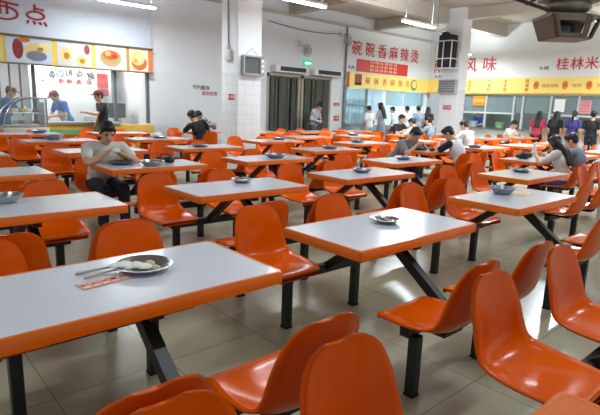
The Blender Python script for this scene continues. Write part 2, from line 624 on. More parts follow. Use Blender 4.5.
notice((6.02, 9.0, 1.55), 0.22, 0.12, 'X', 'red notice on the white pillar beside the insect lamp', '禁止吸烟')
notice((13.48, 8.6, 1.52), 0.28, 0.12, 'X', 'red notice on the pillar under the caged loudspeaker', '禁止吸烟')
notice((12.0, YB, 1.5), 0.26, 0.1, 'Y', 'upper red notice on the wall strip right of the doors', '消防栓')
notice((12.02, YB, 1.05), 0.24, 0.17, 'Y', 'lower square red notice on the wall strip right of the doors', '火警')

# insect lamp hung on the first pillar
il = empty('insect_lamp', (6.36, 8.78, 2.2))
tag(il, 'grey insect lamp with mesh front hung by a string on the pillar', 'insect lamp')
p = MB()
W_, H_ = 0.5, 0.36
p.box((0, -0.06, H_ / 2), (W_, 0.1, 0.03)).box((0, -0.06, -H_ / 2), (W_, 0.1, 0.03)).box((-W_ / 2, -0.06, 0), (0.03, 0.1, H_)).box((W_ / 2 - 0.04, -0.06, 0), (0.1, 0.1, H_))
p.build('lamp_frame', mat('pale_grey_metal', (160, 164, 166), 0.45), il, smooth=False)
p = MB()
for k in range(16):
    p.box((-0.22 + k * 0.025, -0.1, 0), (0.005, 0.005, H_ - 0.03))
for k in range(9):
    p.box((-0.04, -0.1, -0.15 + k * 0.037), (0.37, 0.005, 0.005))
p.build('mesh_grid', M_grey, il, smooth=False)
MB().box((-0.04, -0.03, 0), (0.38, 0.02, H_ - 0.04)).build('back_plate', mat('mid_grey', (128, 130, 130), 0.6), il, smooth=False)
for k in range(3):
    MB().box((W_ / 2 - 0.04, -0.113, 0.1 - k * 0.1), (0.05, 0.008, 0.05)).build('label_square', M_paper, il, smooth=False)
MB().tube([(-0.2, -0.03, H_ / 2), (0, -0.015, H_ / 2 + 0.17), (0.17, -0.03, H_ / 2)], 0.004, 5).build('string', M_grey, il)
sb = empty('socket_box', (6.02, 9.1, 2.4))
tag(sb, 'small grey socket box with cables on the left side of the pillar', 'socket')
MB().box((-0.04, 0, 0), (0.08, 0.2, 0.22), None, 0.01).box((-0.03, 0.03, 0.17), (0.06, 0.1, 0.1), None, 0.01).build('box', M_fit, sb)
MB().tube([(-0.02, 0, 0.2), (-0.02, 0.02, 1.0), (-0.02, 0.02, 1.9)], 0.012).build('cable', M_grey, sb)

# loudspeaker in a white cage on the second pillar
sp = empty('loudspeaker', (13.46, 8.62, 3.1))
tag(sp, 'tall black loudspeaker in a white metal cage on the pillar', 'loudspeaker')
MB().box((-0.2, 0, 0.02), (0.34, 0.42, 0.9), None, 0.02).box((-0.2, 0.1, 0.5), (0.2, 0.16, 0.12), None, 0.02).build('cabinet', M_blk, sp)
MB().box((-0.375, 0, 0.02), (0.01, 0.36, 0.8)).build('speaker_grille', mat('speaker_cloth', (52, 52, 60), 0.9), sp, smooth=False)
p = MB()
for y in (-0.27, 0.27):
    for x in (-0.42, -0.01):
        p.bar((x, y, -0.48), (x, y, 0.3), 0.025)
    for z in (-0.47, -0.2, 0.29):
        p.bar((-0.42, y, z), (-0.0, y, z), 0.025)
for z in (-0.47, -0.2, 0.29):
    p.bar((-0.42, -0.27, z), (-0.42, 0.27, z), 0.03)
p.bar((-0.42, 0, -0.47), (-0.42, 0, 0.29), 0.025)
p.build('cage', M_fit, sp, smooth=False)
gv = empty('pillar_vent', (13.48, 8.6, 2.13))
tag(gv, 'grey louvred box on the pillar below the caged loudspeaker', 'vent')
MB().box((-0.06, 0, 0), (0.12, 0.6, 0.4), None, 0.01).build('housing', mat('light_grey', (170, 172, 172), 0.5), gv)
p = MB()
for k in range(5):
    p.box((-0.125, 0, -0.14 + k * 0.07), (0.02, 0.52, 0.03), Matrix.Rotation(0.5, 3, 'Y'))
p.build('louvre', M_grey, gv, smooth=False)

# dark ventilation unit hung near the third pillar
vu = empty('ventilation_unit', (6.5, 2.66, 2.47), -YAW)
tag(vu, 'dark metal ventilation unit hung from the ceiling at the upper right', 'ventilation unit')
M_vent = mat('brown_metal', (100, 86, 70), 0.5, metal=0.3, var=0.15)
p = MB()
# flared hood: a box that narrows downward, open in front and on the bevelled right side
p.poly([(-0.26, -0.2, 0.08), (0.2, -0.2, 0.08), (0.4, -0.06, 0.08), (0.4, 0.3, 0.08), (-0.26, 0.3, 0.08)], (0, 0, 0.04))
p.poly([(-0.17, -0.18, -0.15), (0.17, -0.18, -0.15), (0.3, -0.07, -0.15), (0.3, 0.26, -0.15), (-0.17, 0.26, -0.15)], (0, 0, 0.025))
for p0, p1, w in (((-0.22, -0.2, 0.1), (-0.14, -0.18, -0.14), 0.09), ((0.18, -0.2, 0.1), (0.14, -0.18, -0.14), 0.07), ((0.385, -0.06, 0.1), (0.29, -0.07, -0.14), 0.05), ((0.22, -0.19, 0.09), (0.18, -0.17, -0.14), 0.05)):
    p.bar(p0, p1, w, 0.03)
p.box((-0.03, -0.2, 0.07), (0.42, 0.03, 0.07))
p.box((0.0, -0.18, -0.12), (0.34, 0.03, 0.04))
p.poly([(-0.26, -0.2, 0.1), (-0.26, 0.3, 0.1), (-0.17, 0.26, -0.15), (-0.17, -0.18, -0.15)], (0.02, 0, 0))
p.poly([(-0.26, 0.3, 0.1), (0.4, 0.3, 0.1), (0.3, 0.26, -0.15), (-0.17, 0.26, -0.15)], (0, -0.02, 0))
p.build('hood', M_vent, vu, smooth=False)
MB().box((0.02, 0.16, -0.03), (0.38, 0.02, 0.18)).build('filter', M_dark, vu, smooth=False)
MB().box((0.02, 0.12, -0.04), (0.2, 0.1, 0.12), None, 0.01).build('fan_motor', M_grey, vu)
p = MB()
p.box((0.1, 0.05, 0.36), (0.66, 0.5, 0.12), None, 0.02).box((0.14, 0.03, 0.48), (0.74, 0.54, 0.14), None, 0.02)
p.build('upper_casing', M_dark, vu)
MB().ell((0.03, 0.03, 0.22), (0.27, 0.24, 0.11)).build('duct_collar', mat('dull_steel', (126, 118, 106), 0.4, metal=0.5), vu)
for x in (-0.2, 0.28):
    MB().bar((x, 0.1, 0.5), (x, 0.1, CEIL - 2.42), 0.03).build('hanger', M_dark, vu, smooth=False)
MB().bar((-0.22, -0.05, 0.16), (-0.95, 0.12, 0.42), 0.035).build('brace', M_dark, vu, smooth=False)
MB().bar((-0.22, -0.05, 0.38), (-0.5, -0.05, 0.22), 0.03).build('brace', M_dark, vu, smooth=False)

# ---------------------------------------------------------------- food stalls: rooms behind the openings
M_in = mat('stall_wall', (226, 222, 222), 0.6, var=0.03)
M_in2 = mat('stall_wall_blue', (206, 222, 230), 0.5, var=0.04)
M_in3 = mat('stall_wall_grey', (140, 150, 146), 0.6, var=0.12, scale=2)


def room(name, x0, x1, y0, y1, m, open_side):
    w = MB()
    t = 0.08
    if open_side != 'x0':
        w.box((x0 - t / 2, (y0 + y1) / 2, 1.3), (t, y1 - y0, 2.6))
    if open_side != 'x1':
        w.box((x1 + t / 2, (y0 + y1) / 2, 1.3), (t, y1 - y0, 2.6))
    if open_side != 'y0':
        w.box(((x0 + x1) / 2, y0 - t / 2, 1.3), (x1 - x0, t, 2.6))
    w.box(((x0 + x1) / 2, y1 + t / 2, 1.3), (x1 - x0, t, 2.6))
    w.box(((x0 + x1) / 2, (y0 + y1) / 2, 2.64), (x1 - x0, y1 - y0, t))
    return struct(w.build(name, m, smooth=False))


room('wall_pastry_stall', SX0, SX1, YB + 0.2, 14.2, M_in, 'y0')
room('wall_hotpot_stall', MX0, XR - 0.1, YB + 0.2, 14.4, M_in2, 'y0')
w = MB()
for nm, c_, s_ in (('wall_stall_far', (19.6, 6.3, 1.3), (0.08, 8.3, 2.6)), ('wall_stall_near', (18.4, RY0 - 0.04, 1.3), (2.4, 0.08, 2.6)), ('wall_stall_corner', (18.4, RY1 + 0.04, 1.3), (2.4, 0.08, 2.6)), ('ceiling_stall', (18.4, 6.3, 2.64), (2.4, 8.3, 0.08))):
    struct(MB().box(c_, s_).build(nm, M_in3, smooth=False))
struct(MB().box((9, 14.0, -0.05), (30, 7, 0.1)).box((21, 4, -0.05), (6, 20, 0.1)).build('floor_stalls', mat('stall_floor', (150, 146, 136), 0.5), smooth=False))


def stall_lamp(x, y, z, alongx, n, power, col=(1, 0.98, 0.95)):
    t = empty('stall_lamp', (x, y, z))
    tag(t, n, 'lamp', 'lamps inside the food stalls')
    s = (1.2, 0.08, 0.05) if alongx else (0.08, 1.2, 0.05)
    MB().box((0, 0, 0.03), s).build('lamp_housing', M_fit, t, smooth=False)
    e = (0.58, 0, -0.015) if alongx else (0, 0.58, -0.015)
    MB().tube([[-v if k < 2 else v for k, v in enumerate(e)], e], 0.015, 8).build('tube', M_tube, t)
    area((x, y, z - 0.05), s[0], s[1], power, col)


stall_lamp(3.4, 12.9, 2.5, True, 'tube lamp inside the pastry stall behind the glass', STALL_W * 1.0)
stall_lamp(4.9, 12.9, 2.5, True, 'tube lamp inside the right bay of the pastry stall', STALL_W * 0.35)
stall_lamp(13.6, 12.9, 2.5, True, 'tube lamp inside the left end of the hot pot stall', STALL_W * 1.4, (0.9, 0.97, 1))
stall_lamp(15.3, 12.9, 2.5, True, 'tube lamp inside the right end of the hot pot stall', STALL_W * 0.9, (0.9, 0.97, 1))
stall_lamp(18.2, 8.9, 2.5, False, 'tube lamp inside the noodle stall near the pillar', STALL_W * 0.25)
stall_lamp(18.2, 5.4, 2.5, False, 'tube lamp inside the noodle stall behind the queue', STALL_W * 0.3)

struct(MB().box((3.28, YB - 0.04, (2.6 + CEIL) / 2), (4.56, 0.08, CEIL - 2.6)).build('trim_2', mat('pale_blue_paint', (206, 214, 228), 0.5, var=0.02, scale=1.5), smooth=False))
# ---- pastry stall: sign band with food pictures
M_band = mat('band_yellow', (240, 200, 70), 0.45, var=0.03)
M_bandor = mat('band_orange', (236, 130, 70), 0.45, var=0.03)
sb = empty('picture_sign', (3.3, YB - 0.1, 2.33))
tag(sb, 'long picture sign of dishes in yellow frames over the pastry stall', 'shop sign')
MB().box((0, 0.05, 0), (4.5, 0.1, 0.54)).build('sign_box', M_band, sb, smooth=False)
MB().box((0, -0.005, 0.275), (4.52, 0.12, 0.025)).box((0, -0.005, -0.275), (4.52, 0.12, 0.025)).build('sign_rim', mat('rim_brown', (110, 96, 80), 0.5), sb, smooth=False)
for xx, ww in ((1.66, 0.06), (2.21, 0.1)):
    MB().box((xx, -0.004, 0), (ww, 0.006, 0.52)).build('orange_strip', M_bandor, sb, smooth=False)


def flat_disc(b, x, z, rx, rz, y, n=20):
    b.poly([(x + rx * math.cos(2 * math.pi * k / n), y, z + rz * math.sin(2 * math.pi * k / n)) for k in range(n)], (0, 0.002, 0))


pics = [(-1.3, -0.84, (206, 214, 226)), (-0.4, 0.84, (218, 214, 214)), (0.55, 0.0, (246, 240, 234)), (1.27, 0.0, (246, 232, 214))]
spans = [(-2.2, -0.86), (-0.84, 0.02), (0.12, 0.84), (0.92, 1.62), (1.7, 2.15)]
spans = [(-2.2, -0.9), (-0.84, 0.02), (0.12, 0.84), (0.92, 1.62), (1.7, 2.15)]
bgs = [(232, 210, 150), (204, 212, 226), (214, 214, 218), (246, 240, 234), (246, 226, 200)]
foods = [
    [],
    [(-0.62, 0.02, 0.1, 0.2, (140, 40, 50)), (-0.3, 0.0, 0.2, 0.16, (222, 196, 120)), (-0.28, -0.1, 0.2, 0.1, (120, 124, 140)), (-0.12, 0.08, 0.12, 0.1, (236, 220, 150)), (-0.5, 0.2, 0.12, 0.05, (206, 110, 60)), (-0.2, 0.04, 0.06, 0.04, (190, 120, 50))],
    [(0.3, -0.02, 0.13, 0.15, (236, 208, 130)), (0.31, -0.04, 0.06, 0.07, (190, 120, 40)), (0.62, -0.12, 0.12, 0.11, (230, 206, 130)), (0.63, -0.13, 0.06, 0.05, (180, 130, 40)), (0.74, 0.12, 0.06, 0.1, (150, 60, 70))],
    [(1.26, -0.02, 0.24, 0.18, (222, 150, 130)), (1.26, 0.02, 0.24, 0.15, (170, 160, 90)), (1.26, 0.05, 0.18, 0.1, (210, 90, 40)), (1.2, 0.08, 0.07, 0.05, (236, 170, 110)), (1.34, 0.03, 0.06, 0.04, (190, 50, 40))],
    [(1.93, -0.06, 0.19, 0.17, (206, 110, 50)), (1.9, 0.04, 0.17, 0.16, (240, 206, 130)), (1.95, 0.06, 0.1, 0.1, (250, 226, 160)), (1.84, -0.02, 0.06, 0.05, (226, 170, 90))]]
for (x0, x1), bg, fd in zip(spans, bgs, foods):
    pic = MB().box(((x0 + x1) / 2, -0.004, 0), (x1 - x0, 0.006, 0.5)).build('food_picture', mat('print_%d_%d_%d' % bg, bg, 0.4, var=0.04), sb, smooth=False)
    for k, (fx, fz, rx, rz, c) in enumerate(fd):
        b = MB()
        flat_disc(b, fx, fz, rx, rz, -0.0085 - 0.0015 * k)
        b.build('printed_food', mat('print_%d_%d_%d' % c, c, 0.4, var=0.15, scale=20), pic, smooth=False)
# the two rounded red characters above the sign
wl = empty('wall_lettering', (2.75, YB - 0.08, 3.04))
tag(wl, 'two rounded red Chinese characters on the wall above the picture sign', 'lettering')
M_rc = mat('brick_red', (178, 62, 66), 0.5, var=0)
p = MB()
for st in ([(-0.5, 0.2), (0.0, 0.14)], [(-0.33, 0.17), (-0.32, -0.06)], [(-0.2, 0.16), (-0.2, -0.05)]):
    p.tube([(x, -0.01, z) for x, z in st], 0.022, 6)
p.tube([(-0.26 + 0.24 * math.cos(a), -0.01, -0.03 + 0.12 * math.sin(a)) for a in [k * math.pi / 10 for k in range(20)]], 0.022, 6, True)
p.build('character', M_rc, wl)
p = MB()
for st in ([(0.3, 0.2), (0.3, 0.07)], [(0.3, 0.13), (0.47, 0.11)], [(0.17, -0.12), (0.15, -0.18)], [(0.26, -0.12), (0.3, -0.18)], [(0.37, -0.13), (0.41, -0.18)], [(0.47, -0.12), (0.51, -0.2)]):
    p.tube([(x, -0.01, z) for x, z in st], 0.022, 6)
p.tube([(0.31 + 0.16 * math.cos(a), -0.01, -0.01 + 0.075 * math.sin(a)) for a in [k * math.pi / 10 for k in range(20)]], 0.022, 6, True)
p.build('character', M_rc, wl)

# ---- pastry stall: posts, panes, counter
for n, (x0, x1) in enumerate(((SX0, 2.05), (2.05, 2.96), (2.96, 4.68), (4.68, 5.47))):
    wdw = empty('window_%d' % (n + 1), (0, YB + 0.02, 0))
    struct(wdw)
    MB().box((x1, 0, (SZ0 + SZ1) / 2), (0.06, 0.08, SZ1 - SZ0)).build('window_frame', mat('dark_frame', (92, 98, 98), 0.5), wdw, smooth=False)
    MB().box(((x0 + x1) / 2, 0, (SZ0 + SZ1) / 2), (x1 - x0 - 0.06, 0.008, SZ1 - SZ0)).build('pane', M_glass, wdw, smooth=False)
ct = empty('stall_counter', (4.28, YB - 0.18, 0))
tag(ct, 'yellow stall counter with a green strip under the pastry stall window', 'counter')
MB().box((0, 0.07, 0.42), (2.5, 0.2, 0.84), None, 0.01).build('counter_body', M_gold, ct)
MB().box((-0.42, 0.06, 0.87), (1.64, 0.24, 0.06), None, 0.01).build('counter_top', mat('counter_grey', (168, 166, 160), 0.3), ct)
MB().box((-0.42, -0.036, 0.68), (1.62, 0.012, 0.12)).build('green_strip', mat('strip_green', (120, 180, 120), 0.4), ct, smooth=False)
# curved glass display case with cakes
dc = empty('display_case', (2.62, YB - 0.35, 0))
tag(dc, 'curved glass display case with pastries at the left edge', 'display case')
MB().box((0, 0, 0.4), (0.82, 0.6, 0.8), None, 0.01).build('case_base', mat('case_cream', (214, 206, 186), 0.4), dc)
p = MB()
arc = [(-0.4 + 0.5 * (1 - math.cos(a)), 0.8 + 0.58 * math.sin(a)) for a in [k * math.pi / 16 for k in range(9)]]
for sy in (-0.27, 0.27):
    p.tube([(x, sy, z) for x, z in arc] + [(0.38, sy, 1.38)], 0.016, 6)
    p.tube([(0.38, sy, 0.8), (0.38, sy, 1.38)], 0.018, 6).tube([(-0.4, sy, 0.8), (0.38, sy, 0.8)], 0.016, 6)
p.tube([(0.38, -0.27, 1.38), (0.38, 0.27, 1.38)], 0.016, 6).tube([(-0.4, -0.27, 0.8), (-0.4, 0.27, 0.8)], 0.016, 6)
p.build('case_frame', M_steel, dc)
p = MB()
for (x0, z0), (x1, z1) in zip(arc, arc[1:]):
    p.poly([(x0, -0.26, z0), (x0, 0.26, z0), (x1, 0.26, z1), (x1, -0.26, z1)], (-0.004, 0, 0.003))
p.build('curved_glass', M_glass, dc)
p = MB()
p.poly([(x, -0.262, z) for x, z in arc] + [(0.37, -0.262, 1.37), (0.37, -0.262, 0.81)], (0, 0.005, 0))
p.build('side_glass', M_glass, dc, smooth=False)
for z, x0 in ((0.83, -0.33), (1.08, -0.2)):
    MB().box(((x0 + 0.34) / 2, 0.02, z), (0.34 - x0, 0.44, 0.015)).build('shelf', M_fit, dc, smooth=False)
MB().box((0.36, 0.02, 1.05), (0.012, 0.46, 0.5)).build('back_panel', M_fit, dc, smooth=False)
random.seed(3)
k = 0
for z in (0.86, 1.1):
    for x in (-0.13, 0.0, 0.13, 0.26):
        c = [(232, 216, 170), (214, 160, 90), (240, 236, 226), (190, 120, 70)][k % 4]
        t = tag(MB().lathe([(0, 0), (0.06, 0), (0.07, 0.03), (0.055, 0.06), (0, 0.07)], n=16).build('pastry', mat('pastry_%d' % (k % 4), c, 0.7, var=0.2, scale=30), None, loc=(2.62 + x, YB - 0.31, z)),
                'small round pastry on a shelf of the curved display case', 'pastry', 'pastries in the display case')
        k += 1
# inside: white partition with arched dark words, rails, red menu
ip = MB().box((4.15, 13.15, 1.25), (1.9, 0.05, 2.4)).build('partition_panel', M_paper, smooth=False)
tag(ip, 'white partition panel with arched words inside the pastry stall', 'panel')
for ch, (x, z, a) in zip('心香西饼点屋', ((3.49, 1.86, 0.5), (3.7, 1.94, 0.3), (3.88, 1.97, 0.12), (4.08, 1.99, 0), (4.34, 1.98, -0.12), (4.6, 1.95, -0.3))):
    text('word', ch, 0.2, (x, 13.12, z), (math.pi / 2, a, 0), M_ink, ip)
for ch, x in zip('新鲜美味', (3.9, 4.08, 4.3, 4.55)):
    text('word', ch, 0.14, (x, 13.12, 1.79), RY, M_redd, ip)
rm = MB().box((4.88, 13.1, 1.86), (0.26, 0.04, 0.34)).box((4.88, 13.1, 1.56), (0.26, 0.04, 0.16)).build('poster', M_redd, smooth=False)
tag(rm, 'red poster on the partition inside the pastry stall', 'poster')
tag(MB().box((5.0, 12.8, 1.14), (0.45, 0.5, 0.35), None, 0.02).build('drinks_machine', M_blk), 'dark machine on the bench inside the pastry stall', 'machine')
tag(MB().box((4.9, 12.8, 0.48), (1.1, 0.5, 0.96), None, 0.01).build('work_bench', M_steel), 'steel work bench inside the pastry stall', 'bench')
cb = empty('cupboard', (5.3, 13.9, 0))
tag(cb, 'pale blue grey cupboard inside the right bay of the pastry stall', 'cupboard')
MB().box((0, 0, 0.9), (0.4, 0.5, 1.7), None, 0.01).build('body', mat('cupboard_blue', (168, 178, 192), 0.5), cb)
MB().box((-0.1, -0.26, 0.9), (0.18, 0.02, 1.6)).box((0.1, -0.26, 0.9), (0.18, 0.02, 1.6)).build('door', mat('cupboard_blue', (168, 178, 192), 0.5), cb, smooth=False)
for k in range(4):
    tag(MB().tube([(2.2 + k * 0.2, 12.2, 1.0), (2.2 + k * 0.2, 12.2, 2.5)], 0.02).build('metal_rail', mat('rail_brown', (140, 120, 104), 0.5)), 'upright brown rail behind the glass of the pastry stall', 'rail', 'upright rails in the pastry stall')

# ---- hot pot stall (back wall)
sg = empty('shop_sign', (14.68, YB - 0.08, 2.31))
tag(sg, 'yellow shop sign under the red menu board on the back wall', 'shop sign')
MB().box((0, 0.04, 0), (4.56, 0.08, 0.5)).build('sign_box', M_yel, sg, smooth=False)
MB().box((-2.25, -0.004, 0), (0.08, 0.01, 0.5)).build('end_strip', mat('strip_rust', (190, 80, 50), 0.5), sg, smooth=False)
MB().box((-1.78, -0.004, 0.03), (0.34, 0.008, 0.36)).build('bowl_picture', mat('dark_red', (150, 50, 46), 0.5, var=0.2, scale=20), sg, smooth=False)
MB().box((-1.78, -0.008, -0.11), (0.3, 0.008, 0.08)).build('picture_base', M_blk, sg, smooth=False)
b = MB()
flat_disc(b, 1.32, 0, 0.2, 0.2, -0.006)
b.build('bowl_picture', mat('teal_print', (110, 130, 120), 0.5, var=0.2, scale=20), sg, smooth=False)
b = MB()
flat_disc(b, 1.34, 0.02, 0.14, 0.13, -0.009)
b.build('printed_food', M_yel, sg, smooth=False)
M_faint = mat('faded_red', (214, 130, 90), 0.5, var=0)
for ch, x in zip('碗碗香麻辣烫', (-1.3, -0.85, -0.4, 0.05, 0.5, 0.92)):
    text('character', ch, 0.26, (x, -0.006, 0), RY, M_faint, sg)
for n, (x0, x1) in enumerate(((MX0, 13.48), (13.48, 14.45), (14.45, 15.5), (15.5, 16.85))):
    wdw = empty('window_%d' % (n + 5), (0, YB + 0.02, 0))
    struct(wdw)
    p = MB().box((x1, 0, (0.8 + SZ1) / 2), (0.06, 0.08, SZ1 - 0.8))
    if n == 0:
        p.box((x0 + 0.04, 0, 1.43), (0.08, 0.08, 1.26)).box(((x0 + x1) / 2, 0, 1.5), (x1 - x0, 0.06, 0.05)).box(((x0 + x1) / 2, 0, 0.86), (x1 - x0, 0.08, 0.06))
    p.build('window_frame', mat('frame_green', (128, 146, 140), 0.4) if n == 0 else M_fit, wdw, smooth=False)
    if n != 1:
        MB().box(((x0 + x1) / 2, 0, 1.78 if n else 1.46), (x1 - x0 - 0.06, 0.008, 0.5 if n else 1.14)).build('pane', M_glassd, wdw, smooth=False)
ct = empty('stall_counter', (14.66, YB - 0.17, 0))
tag(ct, 'pale green counter under the hot pot stall windows on the back wall', 'counter')
MB().box((0, 0, 0.4), (4.4, 0.3, 0.8)).build('counter_body', mat('counter_green', (176, 190, 178), 0.4), ct, smooth=False)
MB().box((0, 0, 0.82), (4.4, 0.34, 0.04)).build('counter_top', M_steel, ct, smooth=False)
tag(MB().box((12.62, 12.3, 1.2), (0.2, 0.3, 0.62), None, 0.02).build('speaker_box', M_blk), 'dark upright box behind the left window of the hot pot stall', 'box')
for k, (x, z, s) in enumerate(((13.75, 1.6, 0.5), (14.9, 1.45, 0.6), (15.9, 1.3, 0.5))):
    f_ = empty('kitchen_shelf', (x, 14.15, 0))
    tag(f_, ('steel kitchen shelf behind the open window of the hot pot stall', 'steel kitchen shelf in the middle of the hot pot stall', 'steel kitchen shelf at the corner end of the hot pot stall')[k], 'shelf', 'kitchen shelves in the hot pot stall')
    for zz in (0.7, 1.2, 1.7):
        MB().box((0, 0, zz), (0.8, 0.4, 0.03)).build('shelf_board', M_steel, f_, smooth=False)
    for sx in (-0.38, 0.38):
        for sy in (-0.18, 0.18):
            MB().bar((sx, sy, 0), (sx, sy, 1.8), 0.03).build('post', M_steel, f_, smooth=False)

# ---- noodle stall (right wall)
sg = empty('shop_sign', (XR - 0.08, 6.9, 2.32))
tag(sg, 'long yellow shop sign on the right wall under the red lettering', 'shop sign')
MB().box((0.04, 0.55, 0), (0.08, 8.6, 0.54)).build('sign_box', M_yel, sg, smooth=False)
MB().box((-0.002, 0.55, -0.25), (0.01, 8.6, 0.04)).build('lower_edge', mat('edge_ochre', (214, 160, 60), 0.5), sg, smooth=False)
for k, (y, wd) in enumerate(((9.95, '卤菜粉'), (9.2, '牛腩粉'), (8.6, '老友粉'), (7.85, '桂林粉'), (11.1, '酸辣粉'))):
    for j, ch in enumerate(wd):
        text('character', ch, 0.13, (-0.005, y - 6.9, 0.15 - 0.14 * j), RX, M_redd, sg, 0.002)
for y in (7.55, 6.65, 5.95, 5.2):
    b = MB()
    b.poly([(-0.004, y - 6.9 + 0.09 * math.cos(a), 0.02 + 0.13 * math.sin(a)) for a in [k * math.pi / 10 for k in range(20)]], (0.003, 0, 0))
    b.build('oval_emblem', mat('emblem_orange', (226, 130, 50), 0.5), sg, smooth=False)
    text('character', '粉', 0.12, (-0.006, y - 6.9, 0.02), RX, M_redd, sg, 0.001)
for y, wd in ((7.1, '桂林米粉'), (6.3, '鲜汤'), (5.6, '拌粉')):
    text('words', wd, 0.13, (-0.005, y - 6.9, 0.0), RX, M_faint, sg, 0.002)
ys = [RY1, 9.28, 8.26, 7.95, 7.04, 6.2, 5.3, 4.4, 3.5, RY0]
for n in range(9):
    y1, y0 = ys[n], ys[n + 1]
    wdw = empty('window_%d' % (n + 9), (XR + 0.03, 0, 0))
    struct(wdw)
    p = MB().box((0, y0, (0.8 + SZ1) / 2), (0.08, 0.06, SZ1 - 0.8))
    if n < 2 or n > 3:
        p.box((0, (y0 + y1) / 2, 1.4), (0.07, y1 - y0, 0.06))
    p.box((0, (y0 + y1) / 2, SZ1 - 0.03), (0.07, y1 - y0, 0.05))
    p.build('window_frame', mat('frame_pale', (190, 196, 194), 0.4), wdw, smooth=False)
    MB().box((0, (y0 + y1) / 2, 1.73), (0.008, y1 - y0 - 0.06, 0.6)).build('pane', M_glassd, wdw, smooth=False)
ct = empty('stall_counter', (XR + 0.1, 6.28, 0))
tag(ct, 'white counter under the grey windows of the right wall stall', 'counter')
MB().box((0, 0, 0.42), (0.3, 8.1, 0.84)).build('counter_body', M_white, ct, smooth=False)
MB().box((-0.06, 0, 0.87), (0.5, 8.1, 0.05)).build('counter_top', M_steel, ct, smooth=False)
osn = MB().box((XR - 0.01, 9.55, 1.81), (0.02, 0.46, 0.34)).build('window_sign', mat('sign_orange', (240, 120, 30), 0.4, var=0, emit=0.3), smooth=False)
tag(osn, 'orange sign with yellow characters on the window beside the pillar', 'sign')
for ch, y in zip('炒米粉', (0.14, 0, -0.14)):
    text('character', ch, 0.15, (XR - 0.022, 9.55 + y, 1.81), RX, M_yel, osn)
tag(MB().box((XR - 0.01, 6.76, 1.71), (0.02, 0.32, 0.4)).build('poster', M_paper, smooth=False), 'white paper poster on the noodle stall window', 'poster')
pk = MB().box((XR - 0.01, 5.99, 1.68), (0.02, 0.32, 0.4)).build('poster', mat('pink_paper', (226, 150, 160), 0.6), smooth=False)
tag(pk, 'pink poster on the noodle stall window behind the dark shirt', 'poster')
for k in range(4):
    text('poster_words', '桂林米粉', 0.06, (XR - 0.022, 5.99, 1.82 - 0.09 * k), RX, M_redd, pk, 0.001)
for k, (y, z, c) in enumerate(((9.7, 1.0, (180, 190, 190)), (8.7, 1.0, (130, 170, 120)), (5.6, 0.98, (190, 200, 206)), (4.6, 0.98, (190, 200, 206)))):
    t = tag(MB().lathe([(0, 0), (0.12, 0), (0.15, 0.16), (0.155, 0.2), (0.14, 0.19), (0, 0.15)], n=20).build('food_pan', mat('pan_%d' % k, c, 0.35, metal=0.4), loc=(XR + 0.02, y, 0.895)),
            ('grey pan on the counter behind the orange window sign', 'green food pan on the noodle stall counter', 'pale pan on the counter behind the purple top', 'pale pan at the far right of the noodle stall counter')[k], 'pan')

# ---------------------------------------------------------------- canteen tables with their fixed seats
TL, TW, TZ = 1.1, 0.596, 0.75
RAIL, SP, SEAT = 0.475, 0.324, 0.553


def rounded_rect(hx, hy, r, z, seg=4):
    pts = []
    for cx, cy, a0 in ((hx - r, hy - r, 0), (-hx + r, hy - r, 90), (-hx + r, -hy + r, 180), (hx - r, -hy + r, 270)):
        for k in range(seg + 1):
            a = math.radians(a0 + 90 * k / seg)
            pts.append((cx + r * math.cos(a), cy + r * math.sin(a), z))
    return pts


